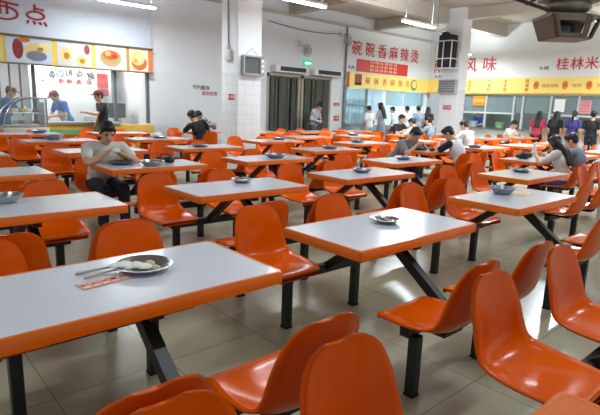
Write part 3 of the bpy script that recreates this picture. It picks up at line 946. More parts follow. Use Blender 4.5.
def shell_meshes():
    """one moulded shell: the seat pan and the backrest share the bend, so they are cut apart with matching normals.
    local frame: +x towards the table, z up from the floor"""
    # side profile: (x, z, half width, side lift)
    prof = [(0.205, 0.398, 0.150, 0.000), (0.217, 0.412, 0.168, 0.000), (0.208, 0.424, 0.182, 0.003), (0.17, 0.428, 0.197, 0.010), (0.10, 0.421, 0.208, 0.020),
            (0.02, 0.414, 0.213, 0.030), (-0.06, 0.414, 0.212, 0.038), (-0.12, 0.424, 0.208, 0.042), (-0.160, 0.447, 0.204, 0.042), (-0.184, 0.485, 0.200, 0.040),
            (-0.197, 0.535, 0.196, 0.036), (-0.208, 0.60, 0.189, 0.030), (-0.219, 0.66, 0.179, 0.023), (-0.228, 0.71, 0.164, 0.016), (-0.233, 0.745, 0.141, 0.010),
            (-0.236, 0.767, 0.106, 0.005), (-0.238, 0.777, 0.055, 0.002)]
    # refine by Catmull-Rom
    fine = []
    for i in range(len(prof) - 1):
        p0, p1, p2, p3 = prof[max(i - 1, 0)], prof[i], prof[i + 1], prof[min(i + 2, len(prof) - 1)]
        for s in (0, 0.5):
            fine.append(tuple(0.5 * ((2 * b) + (-a + c) * s + (2 * a - 5 * b + 4 * c - d) * s * s + (-a + 3 * b - 3 * c + d) * s ** 3) for a, b, c, d in zip(p0, p1, p2, p3)))
    fine.append(prof[-1])
    nu = 14
    n = len(fine)
    top = []
    for i, (x, z, hw, lift) in enumerate(fine):
        a, b = fine[max(i - 1, 0)], fine[min(i + 1, n - 1)]
        t = Vector((b[0] - a[0], 0, b[1] - a[1])).normalized()
        nrm = Vector((-t.z, 0, t.x))          # out of the sitting side
        if nrm.z < 0 and i > 4 and nrm.x < 0:
            nrm = -nrm
        nrm = Vector((t.z, 0, -t.x)) if Vector((t.z, 0, -t.x)).dot(Vector((0.6, 0, 0.8))) > 0 else nrm
        row = []
        for j in range(nu + 1):
            u = -1 + 2 * j / nu
            e = abs(u) ** 2.6
            row.append(Vector((x, u * hw, z)) + nrm * lift * e * 1.1)
        top.append(row)
    TH = 0.012
    # normals of the top sheet
    nor = [[None] * (nu + 1) for _ in range(n)]
    for i in range(n):
        for j in range(nu + 1):
            du = top[i][min(j + 1, nu)] - top[i][max(j - 1, 0)]
            dv = top[min(i + 1, n - 1)][j] - top[max(i - 1, 0)][j]
            v = du.cross(dv)
            if v.length < 1e-9:
                v = Vector((0, 0, 1))
            v.normalize()
            if v.dot(Vector((0.6, 0, 0.8))) < 0:
                v = -v
            nor[i][j] = v
    cut = 17

    def piece(i0, i1, name, cap0, cap1):
        bm = bmesh.new()
        A, B, N = {}, {}, {}
        for i in range(i0, i1 + 1):
            for j in range(nu + 1):
                A[i, j] = bm.verts.new(top[i][j])
                rim = j in (0, nu) or i in (0, n - 1)
                B[i, j] = bm.verts.new(top[i][j] - nor[i][j] * (0.016 if rim else TH))
        bm.verts.index_update()
        nrm = []
        for i in range(i0, i1 + 1):
            for j in range(nu + 1):
                edge = Vector((0, 0, 0))
                if j == 0:
                    edge += (top[i][0] - top[i][1]).normalized()
                if j == nu:
                    edge += (top[i][nu] - top[i][nu - 1]).normalized()
                if i == 0:
                    edge += (top[0][j] - top[1][j]).normalized()
                if i == n - 1:
                    edge += (top[n - 1][j] - top[n - 2][j]).normalized()
                nrm.append((nor[i][j] + edge * 0.8).normalized())
                nrm.append((-nor[i][j] + edge * 0.8).normalized())
        def face(q, want):
            f = bm.faces.new(q)
            f.normal_update()
            if f.normal.dot(want) < 0:
                f.normal_flip()
        for i in range(i0, i1):
            for j in range(nu):
                face((A[i, j], A[i + 1, j], A[i + 1, j + 1], A[i, j + 1]), nor[i][j] + nor[i + 1][j + 1])
                face((B[i, j], B[i, j + 1], B[i + 1, j + 1], B[i + 1, j]), -nor[i][j] - nor[i + 1][j + 1])
            for j, k in ((0, 1), (nu, nu - 1)):
                face((A[i, j], B[i, j], B[i + 1, j], A[i + 1, j]), top[i][j] - top[i][k])
        for flag, i, k in ((cap0, i0, i0 + 1), (cap1, i1, i1 - 1)):
            for j in range(nu):
                if flag:
                    face((A[i, j], A[i, j + 1], B[i, j + 1], B[i, j]), top[i][j] - top[k][j])
        me = bpy.data.meshes.new(name)
        bm.to_mesh(me)
        bm.free()
        me.polygons.foreach_set('use_smooth', [True] * len(me.polygons))
        me.normals_split_custom_set_from_vertices(nrm)
        me.materials.append(M_shell)
        return me
    return piece(0, cut, 'seat', True, False), piece(cut, n - 1, 'backrest', False, True)


ME_SEAT, ME_BACK = shell_meshes()


def make_table():
    t = empty('canteen_table', (0, 0, 0))
    # white laminate top with a moulded orange edge
    b = MB()
    b.poly(rounded_rect(TL / 2 - 0.017, TW / 2 - 0.017, 0.02, TZ - 0.03), (0, 0, 0.03))
    top = b.build('tabletop', M_top, t, smooth=False)
    b = MB()
    prof = [(0.0, -0.052), (0.0, -0.006), (-0.005, 0.0005), (-0.0175, 0.0005), (-0.0175, -0.052)]
    rings = []
    base = rounded_rect(TL / 2, TW / 2, 0.025, TZ)
    for off, dz in prof:
        sx, sy = (TL / 2 + off) / (TL / 2), (TW / 2 + off) / (TW / 2)
        rings.append([b.bm.verts.new((x * sx, y * sy, z + dz)) for x, y, z in base])
    m = len(base)
    for q in range(len(rings)):
        r0, r1 = rings[q], rings[(q + 1) % len(rings)]
        for k in range(m):
            b.bm.faces.new((r0[k], r0[(k + 1) % m], r1[(k + 1) % m], r1[k]))
    b.build('edge_band', M_edge, top)
    MB().box((0, 0, TZ - 0.041), (TL - 0.04, TW - 0.04, 0.02)).build('underside_board', mat('board_brown', (120, 70, 40), 0.7), top, smooth=False)
    fr = MB().box((0, 0, TZ - 0.075), (0.62, 0.05, 0.045)).box((0, 0, TZ - 0.07), (0.05, 0.5, 0.04)).build('under_frame', M_frame, t, smooth=False)
    for s in (-1, 1):
        rail = MB().box((0, s * RAIL, 0.36), (2 * SP + 0.14, 0.055, 0.06), None, 0.004, 1).build('seat_rail', M_frame, t, smooth=False)
        for a in (-1, 1):
            lg = MB().box((a * SP, s * (RAIL + 0.025), 0.165), (0.054, 0.054, 0.33), None, 0.004, 1).build('leg', M_frame, t, smooth=False)
            MB().box((a * SP, s * (RAIL + 0.025), 0.006), (0.058, 0.058, 0.012)).build('rubber_foot', M_foot, lg, smooth=False)
        MB().bar((0, s * (RAIL - 0.01), 0.37), (0, s * 0.06, TZ - 0.08), 0.05, 0.055).build('strut', M_frame, t, smooth=False)
    for s in (-1, 1):
        for a in (-1, 1):
            shift = -0.055 * s if a == -1 else 0.0
            o = bpy.data.objects.new('seat', ME_SEAT)
            COL.objects.link(o)
            o.parent = t
            o.location = (a * SP + shift, s * SEAT, 0)
            o.rotation_euler = (0, 0, -s * math.pi / 2)
            k = bpy.data.objects.new('backrest', ME_BACK)
            COL.objects.link(k)
            k.parent = o
            pl = MB().box((0.01, 0, 0.393), (0.26, 0.16, 0.016)).build('mounting_plate', M_frame, o, smooth=False)
    return t


ORD = ['first', 'second', 'third', 'fourth', 'fifth', 'sixth', 'seventh', 'eighth']
LINES = [
    (0.17, [(2.33, 'canteen table below the right edge whose shell seat faces out of the picture'),
            ]),
    (1.84, [(0.755, 'nearest white canteen table with the fish plate, leaflet and silver chopsticks'),
            (2.335, 'white canteen table in the centre with one steel plate, bare floor in front'),]),
    (1.9, [(4.12, 'white canteen table near the right pillar with a grey bowl and orange paper')]),
    (3.475, [(0.775, 'white canteen table with a steel bowl at the left edge'),
            (2.405, 'white canteen table with a plate of white scraps, behind the fish plate table'),]),
    (3.55, [(4.06, 'white canteen table with a small steel plate, directly behind the centre table')]),
    (5.15, [(0.8, 'empty canteen table at the left edge just behind the steel bowl table'),
            (2.4, 'canteen table where the man in the pale shirt eats beside a black bag'),]),
    (5.17, [(4.04, 'canteen table with a grey dish, two places right of the eating man')]),
    (6.85, [(0.8, 'bare canteen table at the left edge, only its right end in view'),
            (2.5, 'bare canteen table directly behind the man in the pale shirt'),
            (4.1, 'canteen table with one dish, in front of the black shirted diner')]),
    (8.6, [(2.48, 'canteen table with grey dishes in front of the yellow and green counter'),
           (4.16, 'canteen table holding a white plastic bag on a plate')]),
    (10.24, [(2.4, 'canteen table at the far left beside the curved display case'),
            (4.1, 'canteen table behind the eating man, against the yellow counter')]),
    (2.6, [(5.8, 'canteen table right of centre with an ashtray like dish, beside the white topped woman')]),
    (4.22, [(5.64, 'canteen table with a blue grey dish just in front of the grey shirted eater')]),
    (5.88, [(5.8, 'canteen table with one dish in the middle distance before the doorway')]),
    (7.65, [(6.1, 'canteen table with a dish, its near seats before the insect lamp pillar')]),
    (10.6, [(6.3, 'canteen table by the tiled wall shared by the black shirt and the checked shirt')]),
    (1.7, [(7.6, 'canteen table cut by the right edge behind the white pillar')]),
    (3.4, [(7.85, 'canteen table with a black bag and white bottle before the seated woman'),
           (9.3, 'canteen table behind the seated couple at the right edge'),
           (11.0, 'canteen table in front of the queue at the right edge')]),
    (5.05, [(7.6, 'canteen table between the grey shirted eater and the white vest'),
            (9.3, 'canteen table with a dish just right of the white vest'),
            (11.0, 'canteen table behind the black bag table, nearer the queue'),
            (12.7, 'canteen table well in front of the red topped woman')]),
    (6.7, [(7.6, 'canteen table with a dish behind the grey shirted eater'),
           (9.3, 'canteen table behind the heads of the eater and the white vest'),
           (11.0, 'canteen table beside the foot of the pillar with the loudspeaker'),
           (12.7, 'canteen table under the orange window sign'),
           (14.4, 'canteen table where the white topped diner sits below the queue')]),
    (8.4, [(7.6, 'canteen table in front of the standing checked shirt'),
           (9.3, 'canteen table with a dish before the green framed stall window'),
           (11.35, 'canteen table before the woman in the long grey dress'),
           (12.7, 'canteen table just left of the loudspeaker pillar')]),
    (10.1, [(7.6, 'canteen table right under the first doorway'),
            (9.3, 'canteen table below the standing checked shirt at the doorway'),
            (11.0, 'farthest canteen table under the green framed stall window')]),
    (0.12, [(0.745, 'orange topped canteen table with only its corner showing at the bottom edge')]),
]
table0 = make_table()
first = True
for y, items in LINES:
    for x, lab in items:
        t = table0 if first else copy_tree(table0)
        first = False
        t.location = (x, y, 0)
        if 'nearest white' in lab:
            for ch in t.children:
                if ch.name.startswith('seat') and not ch.name.startswith('seat_rail') and ch.location.y < 0 and ch.location.x < 0:
                    ch.location.x -= 0.015
                    ch.location.y -= 0.03
        if 'orange topped' in lab:
            for ch in t.children:
                if ch.name.startswith('seat') and not ch.name.startswith('seat_rail') and ch.location.y > 0:
                    ch.location.x -= 0.07
                    if ch.location.x < 0:
                        ch.location.x, ch.location.y = -0.285, SEAT + 0.03
                if ch.name.startswith('tabletop'):
                    ch.data = ch.data.copy()
                    ch.data.materials[0] = mat('orange_laminate', (226, 116, 56), 0.2, var=0.03)
        tag(t, lab, 'table', 'canteen tables with fixed orange seats')

# ---------------------------------------------------------------- dishes, bags and papers on the tables
def plate_mesh(name, r, h, rim=0.012):
    b = MB().lathe([(0, 0.002), (r * 0.62, 0.002), (r * 0.8, h * 0.45), (r - 0.004, h), (r + rim, h + 0.001), (r + rim, h - 0.002), (r * 0.82, h * 0.4 - 0.003), (r * 0.64, 0), (0, 0)], n=36)
    return b.mesh(name)


def food_mesh(r, n, size, z, seed):
    random.seed(seed)
    b = MB()
    for k in range(n):
        a, d = random.uniform(0, 6.28), r * math.sqrt(random.random())
        s = size * random.uniform(0.6, 1.3)
        b.ell((d * math.cos(a), d * math.sin(a), z + s * 0.35), (s, s * random.uniform(0.5, 1), s * 0.55), Matrix.Rotation(a * 3, 3, 'Z'), 8, 6)
    return b.mesh('leftovers')


M_food1 = mat('pale_food', (206, 192, 160), 0.6, var=0.2, scale=40)
M_food2 = mat('dark_food', (96, 70, 50), 0.5, var=0.3, scale=40)
M_food3 = mat('green_food', (110, 110, 60), 0.5, var=0.3, scale=40)
M_food4 = mat('rice_white', (236, 234, 226), 0.7, var=0.05, scale=40)
M_tin = mat('dull_tin', (150, 156, 166), 0.35, metal=0.8, var=0.06)
M_wood = mat('chopstick_grey', (166, 164, 146), 0.5, var=0.08)


def dish(x, y, lab, r=0.115, h=0.03, m=None, foods=((M_food1, 5, 0.025),), kind='plate', seed=1, z=TZ + 0.002):
    me = plate_mesh(kind, r, h)
    me.materials.append(m or M_steel)
    o = bpy.data.objects.new('steel_' + kind, me)
    COL.objects.link(o)
    o.location = (x, y, z)
    tag(o, lab, kind, 'dishes left on the tables')
    for k, (fm, n, s) in enumerate(foods):
        f = food_mesh(r * 0.55, n, s, 0.004, seed + k * 11)
        f.materials.append(fm)
        c = bpy.data.objects.new('leftovers', f)
        COL.objects.link(c)
        c.parent = o
    return o


o = dish(0.845, 1.9, 'steel plate of leftovers and a white napkin on the nearest table', 0.105, 0.024, foods=((M_food1, 6, 0.02), (M_food2, 4, 0.014)), seed=4)
nb = MB()
random.seed(9)
for k in range(5):
    nb.ell((-0.065 + 0.02 * k, 0.04 - 0.018 * k, 0.022 + 0.004 * (k % 2)), (0.035, 0.03, 0.01), Matrix.Rotation(0.5 * k, 3, 'Z'), 10, 6)
nap = nb.build('napkin', M_paper, None, loc=(0.815, 1.895, TZ + 0.004))
tag(nap, 'crumpled white paper napkin lying on the leftovers plate', 'napkin')
for k, (p0, p1) in enumerate((((0.60, 1.985), (0.775, 1.95)), ((0.61, 1.915), (0.775, 1.915)))):
    p = MB()
    x0, y0 = p0
    x1, y1 = p1
    p.bar((x0, y0, TZ + 0.005), (x1, y1, TZ + 0.02), 0.016 if k == 0 else 0.011, 0.005)
    tag(p.build('wooden_chopstick', M_wood, smooth=False), ('broader pale stick leaning on the plate rim, farther from the leaflet', 'thinner pale stick leaning on the plate rim, beside the leaflet')[k], 'chopstick', 'sticks on the nearest table')
M_leaf = mat('leaflet_pink', (226, 160, 136), 0.6, var=0.1, scale=30)
lf = MB().box((0, 0, 0.001), (0.2, 0.07, 0.002)).build('leaflet', M_leaf, smooth=False)
lf.location = (0.665, 1.845, TZ + 0.001)
lf.rotation_euler = (0, 0, 0.12)
tag(lf, 'pink printed leaflet on the nearest table beside the plate', 'leaflet')
for k in range(5):
    MB().box((-0.08 + 0.038 * k, 0.0, 0.0025), (0.026, 0.05, 0.001)).build('printed_block', mat('leaflet_light', (244, 214, 196), 0.6), lf, smooth=False)
    text('printed_word', '新品特惠价'[k], 0.028, (-0.08 + 0.038 * k, 0, 0.0035), (0, 0, 0), mat('leaflet_ink', (170, 60, 50), 0.6, var=0), lf, 0.0003)
dish(0.70, 3.66, 'deep steel bowl on the table at the left edge', 0.10, 0.05, kind='bowl', foods=((M_food3, 3, 0.02),), seed=2)
dish(2.40, 1.885, 'steel plate with a few dark scraps on the centre table', 0.085, 0.026, foods=((M_food2, 5, 0.014), (M_food1, 2, 0.012)), seed=3)
dish(2.54, 3.62, 'steel plate heaped with white scraps on the table behind the fish plate', 0.085, 0.028, foods=((M_food4, 7, 0.024), (M_food2, 3, 0.014)), seed=5)
dish(4.15, 2.03, 'grey metal bowl on the table near the right pillar', 0.10, 0.055, m=M_tin, kind='bowl', foods=((M_food1, 4, 0.02), (M_food2, 3, 0.02)), seed=6)
pp = MB().box((0, 0, 0.001), (0.24, 0.13, 0.002)).build('paper_sheet', mat('paper_peach', (232, 196, 170), 0.7, var=0.08, scale=20), smooth=False)
pp.location = (4.30, 1.93, TZ + 0.001)
pp.rotation_euler = (0, 0, 0.25)
tag(pp, 'peach coloured paper sheet beside the grey metal bowl', 'paper')
dish(4.08, 3.58, 'small steel dish on the table directly behind the centre table', 0.10, 0.034, m=M_tin, foods=((M_food2, 5, 0.02), (M_food4, 3, 0.014)), seed=7)
dish(5.93, 2.7, 'blue grey dish on the table beside the white topped woman', 0.11, 0.032, m=M_tin, foods=((M_food4, 3, 0.02), (M_food2, 5, 0.016)), seed=8)
dish(5.66, 4.22, 'blue grey dish in front of the grey shirted eater', 0.11, 0.04, m=M_tin, foods=((M_food2, 4, 0.02), (M_food4, 4, 0.016)), seed=9)
dish(2.12, 5.26, 'dark shallow plate in front of the man in the pale shirt', 0.13, 0.03, m=mat('blue_grey_dish', (96, 104, 122), 0.35, metal=0.4), foods=((M_food2, 4, 0.02),), seed=10)
dish(2.36, 5.03, 'steel bowl of white food beside the black bag', 0.12, 0.05, kind='bowl', foods=((M_food4, 8, 0.036),), seed=11)
dish(4.1, 5.1, 'grey dish on the table two places right of the eating man', 0.13, 0.05, m=M_tin, kind='bowl', foods=((M_food2, 3, 0.02),), seed=12)
dish(4.02, 6.86, 'flat grey plate on the table before the black shirted diner', 0.13, 0.03, m=M_tin, foods=((M_food2, 5, 0.02),), seed=13)
dish(4.25, 8.7, 'steel plate under the white plastic bag', 0.15, 0.03, foods=((M_food2, 3, 0.02),), seed=14)
dish(2.42, 8.72, 'grey stacked dish on the table before the yellow counter', 0.14, 0.07, m=M_tin, kind='bowl', seed=15)
dish(2.62, 10.3, 'dark dish on the table beside the display case', 0.14, 0.05, m=M_tin, kind='bowl', seed=16)
dish(6.3, 7.72, 'dark dish on the table before the insect lamp pillar', 0.13, 0.04, m=M_tin, foods=((M_food2, 5, 0.03),), seed=17)
dish(5.9, 5.9, 'dark dish on the middle distance table before the doorway', 0.13, 0.04, m=M_tin, foods=((M_food2, 5, 0.03),), seed=18)
dish(7.5, 6.75, 'pale dish on the table behind the grey shirted eater', 0.14, 0.05, m=M_tin, kind='bowl', foods=((M_food2, 5, 0.03),), seed=19)
dish(9.2, 8.4, 'dark dish on the table before the green framed stall window', 0.15, 0.06, m=M_tin, kind='bowl', foods=((M_food2, 5, 0.03),), seed=20)
dish(9.0, 5.05, 'dark dish on the table just right of the white vest', 0.14, 0.05, m=M_tin, kind='bowl', foods=((M_food2, 5, 0.03),), seed=21)
dish(7.3, 5.12, 'dark plate between the hands of the grey shirted eater', 0.13, 0.04, m=mat('dark_dish', (60, 62, 70), 0.4), foods=((M_food2, 5, 0.03),), seed=22)
dish(7.42, 4.88, 'dark plate in front of the white vest', 0.13, 0.04, m=mat('dark_dish', (60, 62, 70), 0.4), foods=((M_food2, 5, 0.03),), seed=23)
dish(8.02, 3.2, 'brown clay pot dish in front of the seated woman', 0.12, 0.05, m=mat('brown_dish', (120, 90, 70), 0.5), kind='bowl', seed=24)
# cup, bags, bottle
cp = MB().lathe([(0, 0), (0.03, 0), (0.036, 0.09), (0.033, 0.09), (0.027, 0.01), (0, 0.01)], n=20).build('drink_cup', mat('dark_drink', (46, 26, 24), 0.3), loc=(2.43, 5.3, TZ + 0.002))
tag(cp, 'small cup of dark drink between the pale shirt man and the bag', 'cup')


def bag(loc, s, m, lab, seed, strap=True, rz=0.0):
    random.seed(seed)
    t = empty('bag', loc, rz)
    b = MB()
    for k in range(9):
        b.ell((random.uniform(-0.6, 0.6) * s, random.uniform(-0.35, 0.35) * s, random.uniform(0.2, 0.34) * s), (s * random.uniform(0.35, 0.5), s * random.uniform(0.3, 0.4), s * random.uniform(0.18, 0.3)),
              Matrix.Rotation(random.uniform(0, 3), 3, 'Z'), 12, 8)
    body = b.build('bag_body', m, t)
    md = body.modifiers.new('skin', 'REMESH')
    md.mode = 'VOXEL'
    md.voxel_size = s * 0.09
    md = body.modifiers.new('soft', 'SMOOTH')
    md.iterations = 2
    if strap:
        MB().tube([(-0.5 * s, 0, 0.45 * s), (-0.4 * s, -0.2 * s, 0.8 * s), (0.1 * s, -0.3 * s, 0.75 * s), (0.5 * s, -0.35 * s, 0.4 * s)], 0.05 * s, 8).build('strap', m, t)
    tag(t, lab, 'bag')
    return t


bag((2.6, 5.2, TZ), 0.13, M_blk, 'black bag lying on the table beside the pale shirt man', 3)
bag((7.72, 3.5, TZ), 0.17, M_blk, 'black handbag on the table before the seated woman', 5)
bag((4.17, 8.66, TZ + 0.03), 0.13, M_paper, 'knotted white plastic bag on a plate on a far table', 6)
bt = empty('water_bottle', (8.06, 3.5, TZ))
tag(bt, 'pale plastic bottle standing beside the black handbag', 'bottle')
MB().lathe([(0, 0), (0.034, 0), (0.036, 0.02), (0.036, 0.15), (0.03, 0.18), (0.014, 0.205), (0.014, 0.215), (0, 0.215)], n=20).build('bottle_body', mat('pale_bottle', (216, 222, 226), 0.25), bt)
MB().lathe([(0, 0.213), (0.016, 0.213), (0.016, 0.236), (0, 0.236)], n=16).build('bottle_cap', M_paper, bt)

# ---------------------------------------------------------------- people
M_skin = mat('skin', (206, 158, 128), 0.5, var=0.03)
M_hair = mat('black_hair', (22, 18, 18), 0.45, var=0.2, scale=40)
M_eye = mat('dark_eye', (24, 18, 16), 0.25, var=0)
M_lip = mat('lip', (176, 104, 92), 0.45, var=0)


def cloth(rgb):
    return mat('cloth_%d_%d_%d' % rgb, rgb, 0.85, var=0.08, scale=8)


def check_cloth(name, c1, c2, size):
    if name in MATS:
        return MATS[name]
    m = bpy.data.materials.new(name)
    m.use_nodes = True
    nt = m.node_tree
    b = nt.nodes['Principled BSDF']
    b.inputs['Roughness'].default_value = 0.85
    tc = nt.nodes.new('ShaderNodeTexCoord')
    ck = nt.nodes.new('ShaderNodeTexChecker')
    ck.inputs['Scale'].default_value = 1 / size
    ck.inputs['Color1'].default_value = srgb(*c1)
    ck.inputs['Color2'].default_value = srgb(*c2)
    nt.links.new(tc.outputs['Object'], ck.inputs['Vector'])
    nt.links.new(ck.outputs[0], b.inputs['Base Color'])
    MATS[name] = m
    return m


def ik(a, b, l1, l2, hint):
    d = b - a
    L = min(d.length, (l1 + l2) * 0.995)
    u = d.normalized()
    x = (l1 * l1 - l2 * l2 + L * L) / (2 * L)
    hgt = math.sqrt(max(l1 * l1 - x * x, 0))
    v = Vector(hint)
    v = (v - u * v.dot(u)).normalized()
    return a + u * x + v * hgt, a + u * L


def remeshed(b, name, m, parent, vox, it=2):
    o = b.build(name, m, parent)
    r = o.modifiers.new('surface', 'REMESH')
    r.mode = 'VOXEL'
    r.voxel_size = vox
    r.use_smooth_shade = True
    s = o.modifiers.new('soften', 'SMOOTH')
    s.factor = 0.5
    s.iterations = it
    return o


def person(label, loc, heading, pose='stand', h=1.6, lean=0.0, side=0.0, nod=0.0, turn=0.0, hands=(None, None), elbow=0.5, shirt=(220, 220, 220), sleeve='short',
           sleeve_m=None, trousers=(40, 44, 60), hair='short', cap=None, apron=None, skirt=None, vox=0.013, shirt_m=None, stride=0.0, glasses=False, group=None, skin=None, girth=1.0):
    k = h / 1.68
    P = empty('person', (loc[0], loc[1], 0), heading)
    tag(P, label, 'person', group)
    V = Vector
    hip = V((-0.05, 0, 0.43 + 0.09 * k)) if pose == 'sit' else V((0, 0, 0.90 * k))
    sl, cl = math.sin(lean), math.cos(lean)
    d = V((sl, math.sin(side), cl)).normalized()
    lat = V((0, 1, 0)) - d * d.y
    lat.normalize()
    fw = lat.cross(d)
    Rs = Matrix((fw, lat, d)).transposed()
    neck = hip + d * 0.49 * k - fw * 0.01
    shc = hip + d * 0.445 * k
    sw = (0.165 if hair in ('long', 'tail') else 0.185) * k * (1 + (girth - 1) * 0.6)
    hp = lean * 0.55 + nod
    Rh = Rs.to_4x4().to_3x3()
    Rh = Matrix.Rotation(turn, 3, 'Z') @ Matrix.Rotation(hp - lean, 3, 'Y') @ Rs if False else Rs @ Matrix.Rotation(turn, 3, 'Z') @ Matrix.Rotation(hp - lean, 3, 'Y')
    hc = neck + Rh @ V((0.03, 0, 0.155)) * k

    def H(x, y, z):
        return hc + Rh @ V((x, y, z)) * k

    def T(x, y, z):
        return hip + Rs @ V((x, y, z)) * k

    b = MB()
    # torso
    torso = [((0, 0, 0.0), (0.105, 0.15, 0.10)), ((0.005, 0, 0.15), (0.10, 0.135, 0.14)), ((0.0, 0, 0.31), (0.112, 0.155, 0.17))]
    torso = [(c, (r[0] * girth, r[1] * girth, r[2])) for c, r in torso]
    for c, r in torso:
        b.ell(T(*c), [q * k for q in r], Rs)
    shL, shR = shc + lat * sw, shc - lat * sw
    b.cap(shL - lat * 0.02, 0.052 * k, shR + lat * 0.02, 0.052 * k)
    b.cap(T(0, 0, 0.40), 0.075 * k, neck, 0.055 * k)
    # neck and head
    b.cap(neck - d * 0.03, 0.052 * k, H(-0.015, 0, -0.05), 0.05 * k)
    b.ell(H(-0.005, 0, 0.03), (0.096 * k, 0.076 * k, 0.098 * k), Rh)
    b.ell(H(0.026, 0, -0.035), (0.062 * k, 0.058 * k, 0.078 * k), Rh)
    b.ell(H(0.06, 0, -0.09), (0.026 * k, 0.03 * k, 0.022 * k), Rh)
    b.cap(H(0.085, 0, 0.02), 0.010 * k, H(0.105, 0, -0.022), 0.014 * k)
    b.cap(H(0.078, 0.045, 0.036), 0.012 * k, H(0.078, -0.045, 0.036), 0.012 * k)
    for s in (-1, 1):
        b.ell(H(-0.008, 0.078 * s, -0.002), (0.020 * k, 0.011 * k, 0.032 * k), Rh)
    # arms and hands
    arms = []
    for s, sh, hd in ((1, shL, hands[0]), (-1, shR, hands[1])):
        if hd is None:
            tgt = sh + V((0.06 + 0.3 * sl, 0.05 * s, -0.49 * k))
            hint = (-1, 0.2 * s, 0)
        else:
            tgt = V(hd)
            hint = (-0.3, elbow * 1.6 * s, -0.8)
        el, wr = ik(sh, tgt, 0.28 * k, 0.245 * k, hint)
        b.cap(sh, 0.047 * k, el, 0.038 * k)
        b.cap(el, 0.039 * k, wr, 0.026 * k)
        f = (wr - el).normalized()
        n = V((0, -s, 0.0)) if hd is None else V((0.25, -s * 0.8, -0.4))
        n = (n - f * n.dot(f)).normalized()
        sd = f.cross(n)
        Rp = Matrix((f, sd, n)).transposed()
        b.ell(wr + f * 0.045 * k, (0.05 * k, 0.04 * k, 0.017 * k), Rp)
        curl = 0.35 if hd is None else 0.7
        for q in range(4):
            ln = (0.036, 0.041, 0.039, 0.031)[q] * k
            p0 = wr + (f * 0.08 + sd * (q - 1.5) * 0.0205) * k
            p1 = p0 + (f * math.cos(curl) + n * math.sin(curl)) * ln
            p2 = p1 + (f * math.cos(curl * 2.4) + n * math.sin(curl * 2.4)) * ln * 0.9
            rr = max(0.0085 * k, vox * 0.72)
            b.cap(p0, rr, p1, rr * 0.95, 8)
            b.cap(p1, rr * 0.95, p2, rr * 0.85, 8)
        ts = 1 if sd.z > 0 else -1
        p0 = wr + (f * 0.02 + sd * ts * 0.026) * k
        p1 = p0 + (f * 0.6 + sd * ts * 0.6 + n * 0.45).normalized() * 0.045 * k
        p2 = p1 + (f * 0.85 + n * 0.5).normalized() * 0.034 * k
        rr = max(0.010 * k, vox * 0.75)
        b.cap(p0, rr * 1.15, p1, rr, 8)
        b.cap(p1, rr, p2, rr * 0.9, 8)
        arms.append((sh, el, wr))
    # legs
    legs = []
    for s in (-1, 1):
        h0 = hip + V((0, 0.085 * s * k, -0.02))
        if pose == 'sit':
            kn = V((0.36 * k, 0.11 * s * k, 0.47))
            an = V((0.33 * k + 0.03 * s, 0.12 * s * k, 0.085))
        else:
            st = stride * s
            an = V((st, 0.09 * s * k, 0.085 + max(0, -st) * 0.25))
            kn, an = ik(h0, an, 0.43 * k, 0.42 * k, (1, 0.05 * s, 0))
        b.cap(h0, 0.075 * k, kn, 0.052 * k)
        b.cap(kn, 0.052 * k, an, 0.036 * k)
        legs.append((h0, kn, an))
    remeshed(b, 'body', skin or M_skin, P, vox, 2)
    # shirt
    inf = 0.014
    if shirt is not None or shirt_m:
        b = MB()
        for c, r in torso[1:]:
            b.ell(T(*c), [q * k + inf for q in r], Rs)
        b.ell(T(0, 0, 0.03), (0.115 * k + inf, 0.155 * k + inf, 0.12 * k), Rs)
        b.cap(shL - lat * 0.02, 0.052 * k + inf, shR + lat * 0.02, 0.052 * k + inf)
        b.cap(T(0, 0, 0.40), 0.075 * k + inf, neck - d * 0.03, 0.05 * k + inf)
        sm = shirt_m or cloth(shirt)
        own = sleeve_m is not None
        cuffs = []
        for sh, el, wr in arms:
            if sleeve == 'none':
                continue
            t = 0.62 if sleeve == 'short' else 1.0
            sb_ = MB() if own else b
            sb_.cap(sh, 0.052 * k + inf, sh + (el - sh) * t, 0.044 * k + inf)
            if sleeve == 'long':
                sb_.cap(el, 0.042 * k + inf, el + (wr - el) * 0.92, 0.03 * k + inf)
            if own:
                cuffs.append(sb_)
        so = remeshed(b, 'shirt', sm, P, vox, 2)
        for sb_ in cuffs:
            remeshed(sb_, 'sleeve', sleeve_m, so, vox, 2)
    # trousers or skirt
    if skirt:
        b = MB()
        b.ell(hip, (0.12 * k + inf, 0.165 * k + inf, 0.11 * k), Rs)
        b.cap(hip, 0.15 * k, hip + V((0.02, 0, -0.28 * k)), 0.185 * k, 20)
        b.cap(hip + V((0.02, 0, -0.28 * k)), 0.185 * k, hip + V((0.02, 0, -0.5 * k)), 0.19 * k, 20)
        remeshed(b, 'skirt', cloth(skirt), P, vox, 3)
    else:
        b = MB()
        b.ell(hip + d * 0.01, (0.108 * k + inf * 0.6, 0.152 * k + inf * 0.6, 0.105 * k), Rs)
        for h0, kn, an in legs:
            b.cap(h0, 0.078 * k + inf, kn, 0.056 * k + inf)
            b.cap(kn, 0.056 * k + inf, an + (kn - an) * 0.06, 0.044 * k + inf)
        remeshed(b, 'trousers', cloth(trousers), P, vox, 2)
    for h0, kn, an in legs:
        z = max(an.z - 0.04, 0.045)
        sh_ = MB().ell((an.x + 0.05, an.y, z), (0.125 * k, 0.044 * k, 0.045)).box((an.x + 0.05, an.y, z - 0.036), (0.22 * k, 0.075 * k, 0.018), None, 0.006)
        sh_.build('shoe', M_blk if skirt is None else cloth((210, 206, 200)), P)
    # hair
    b = MB()
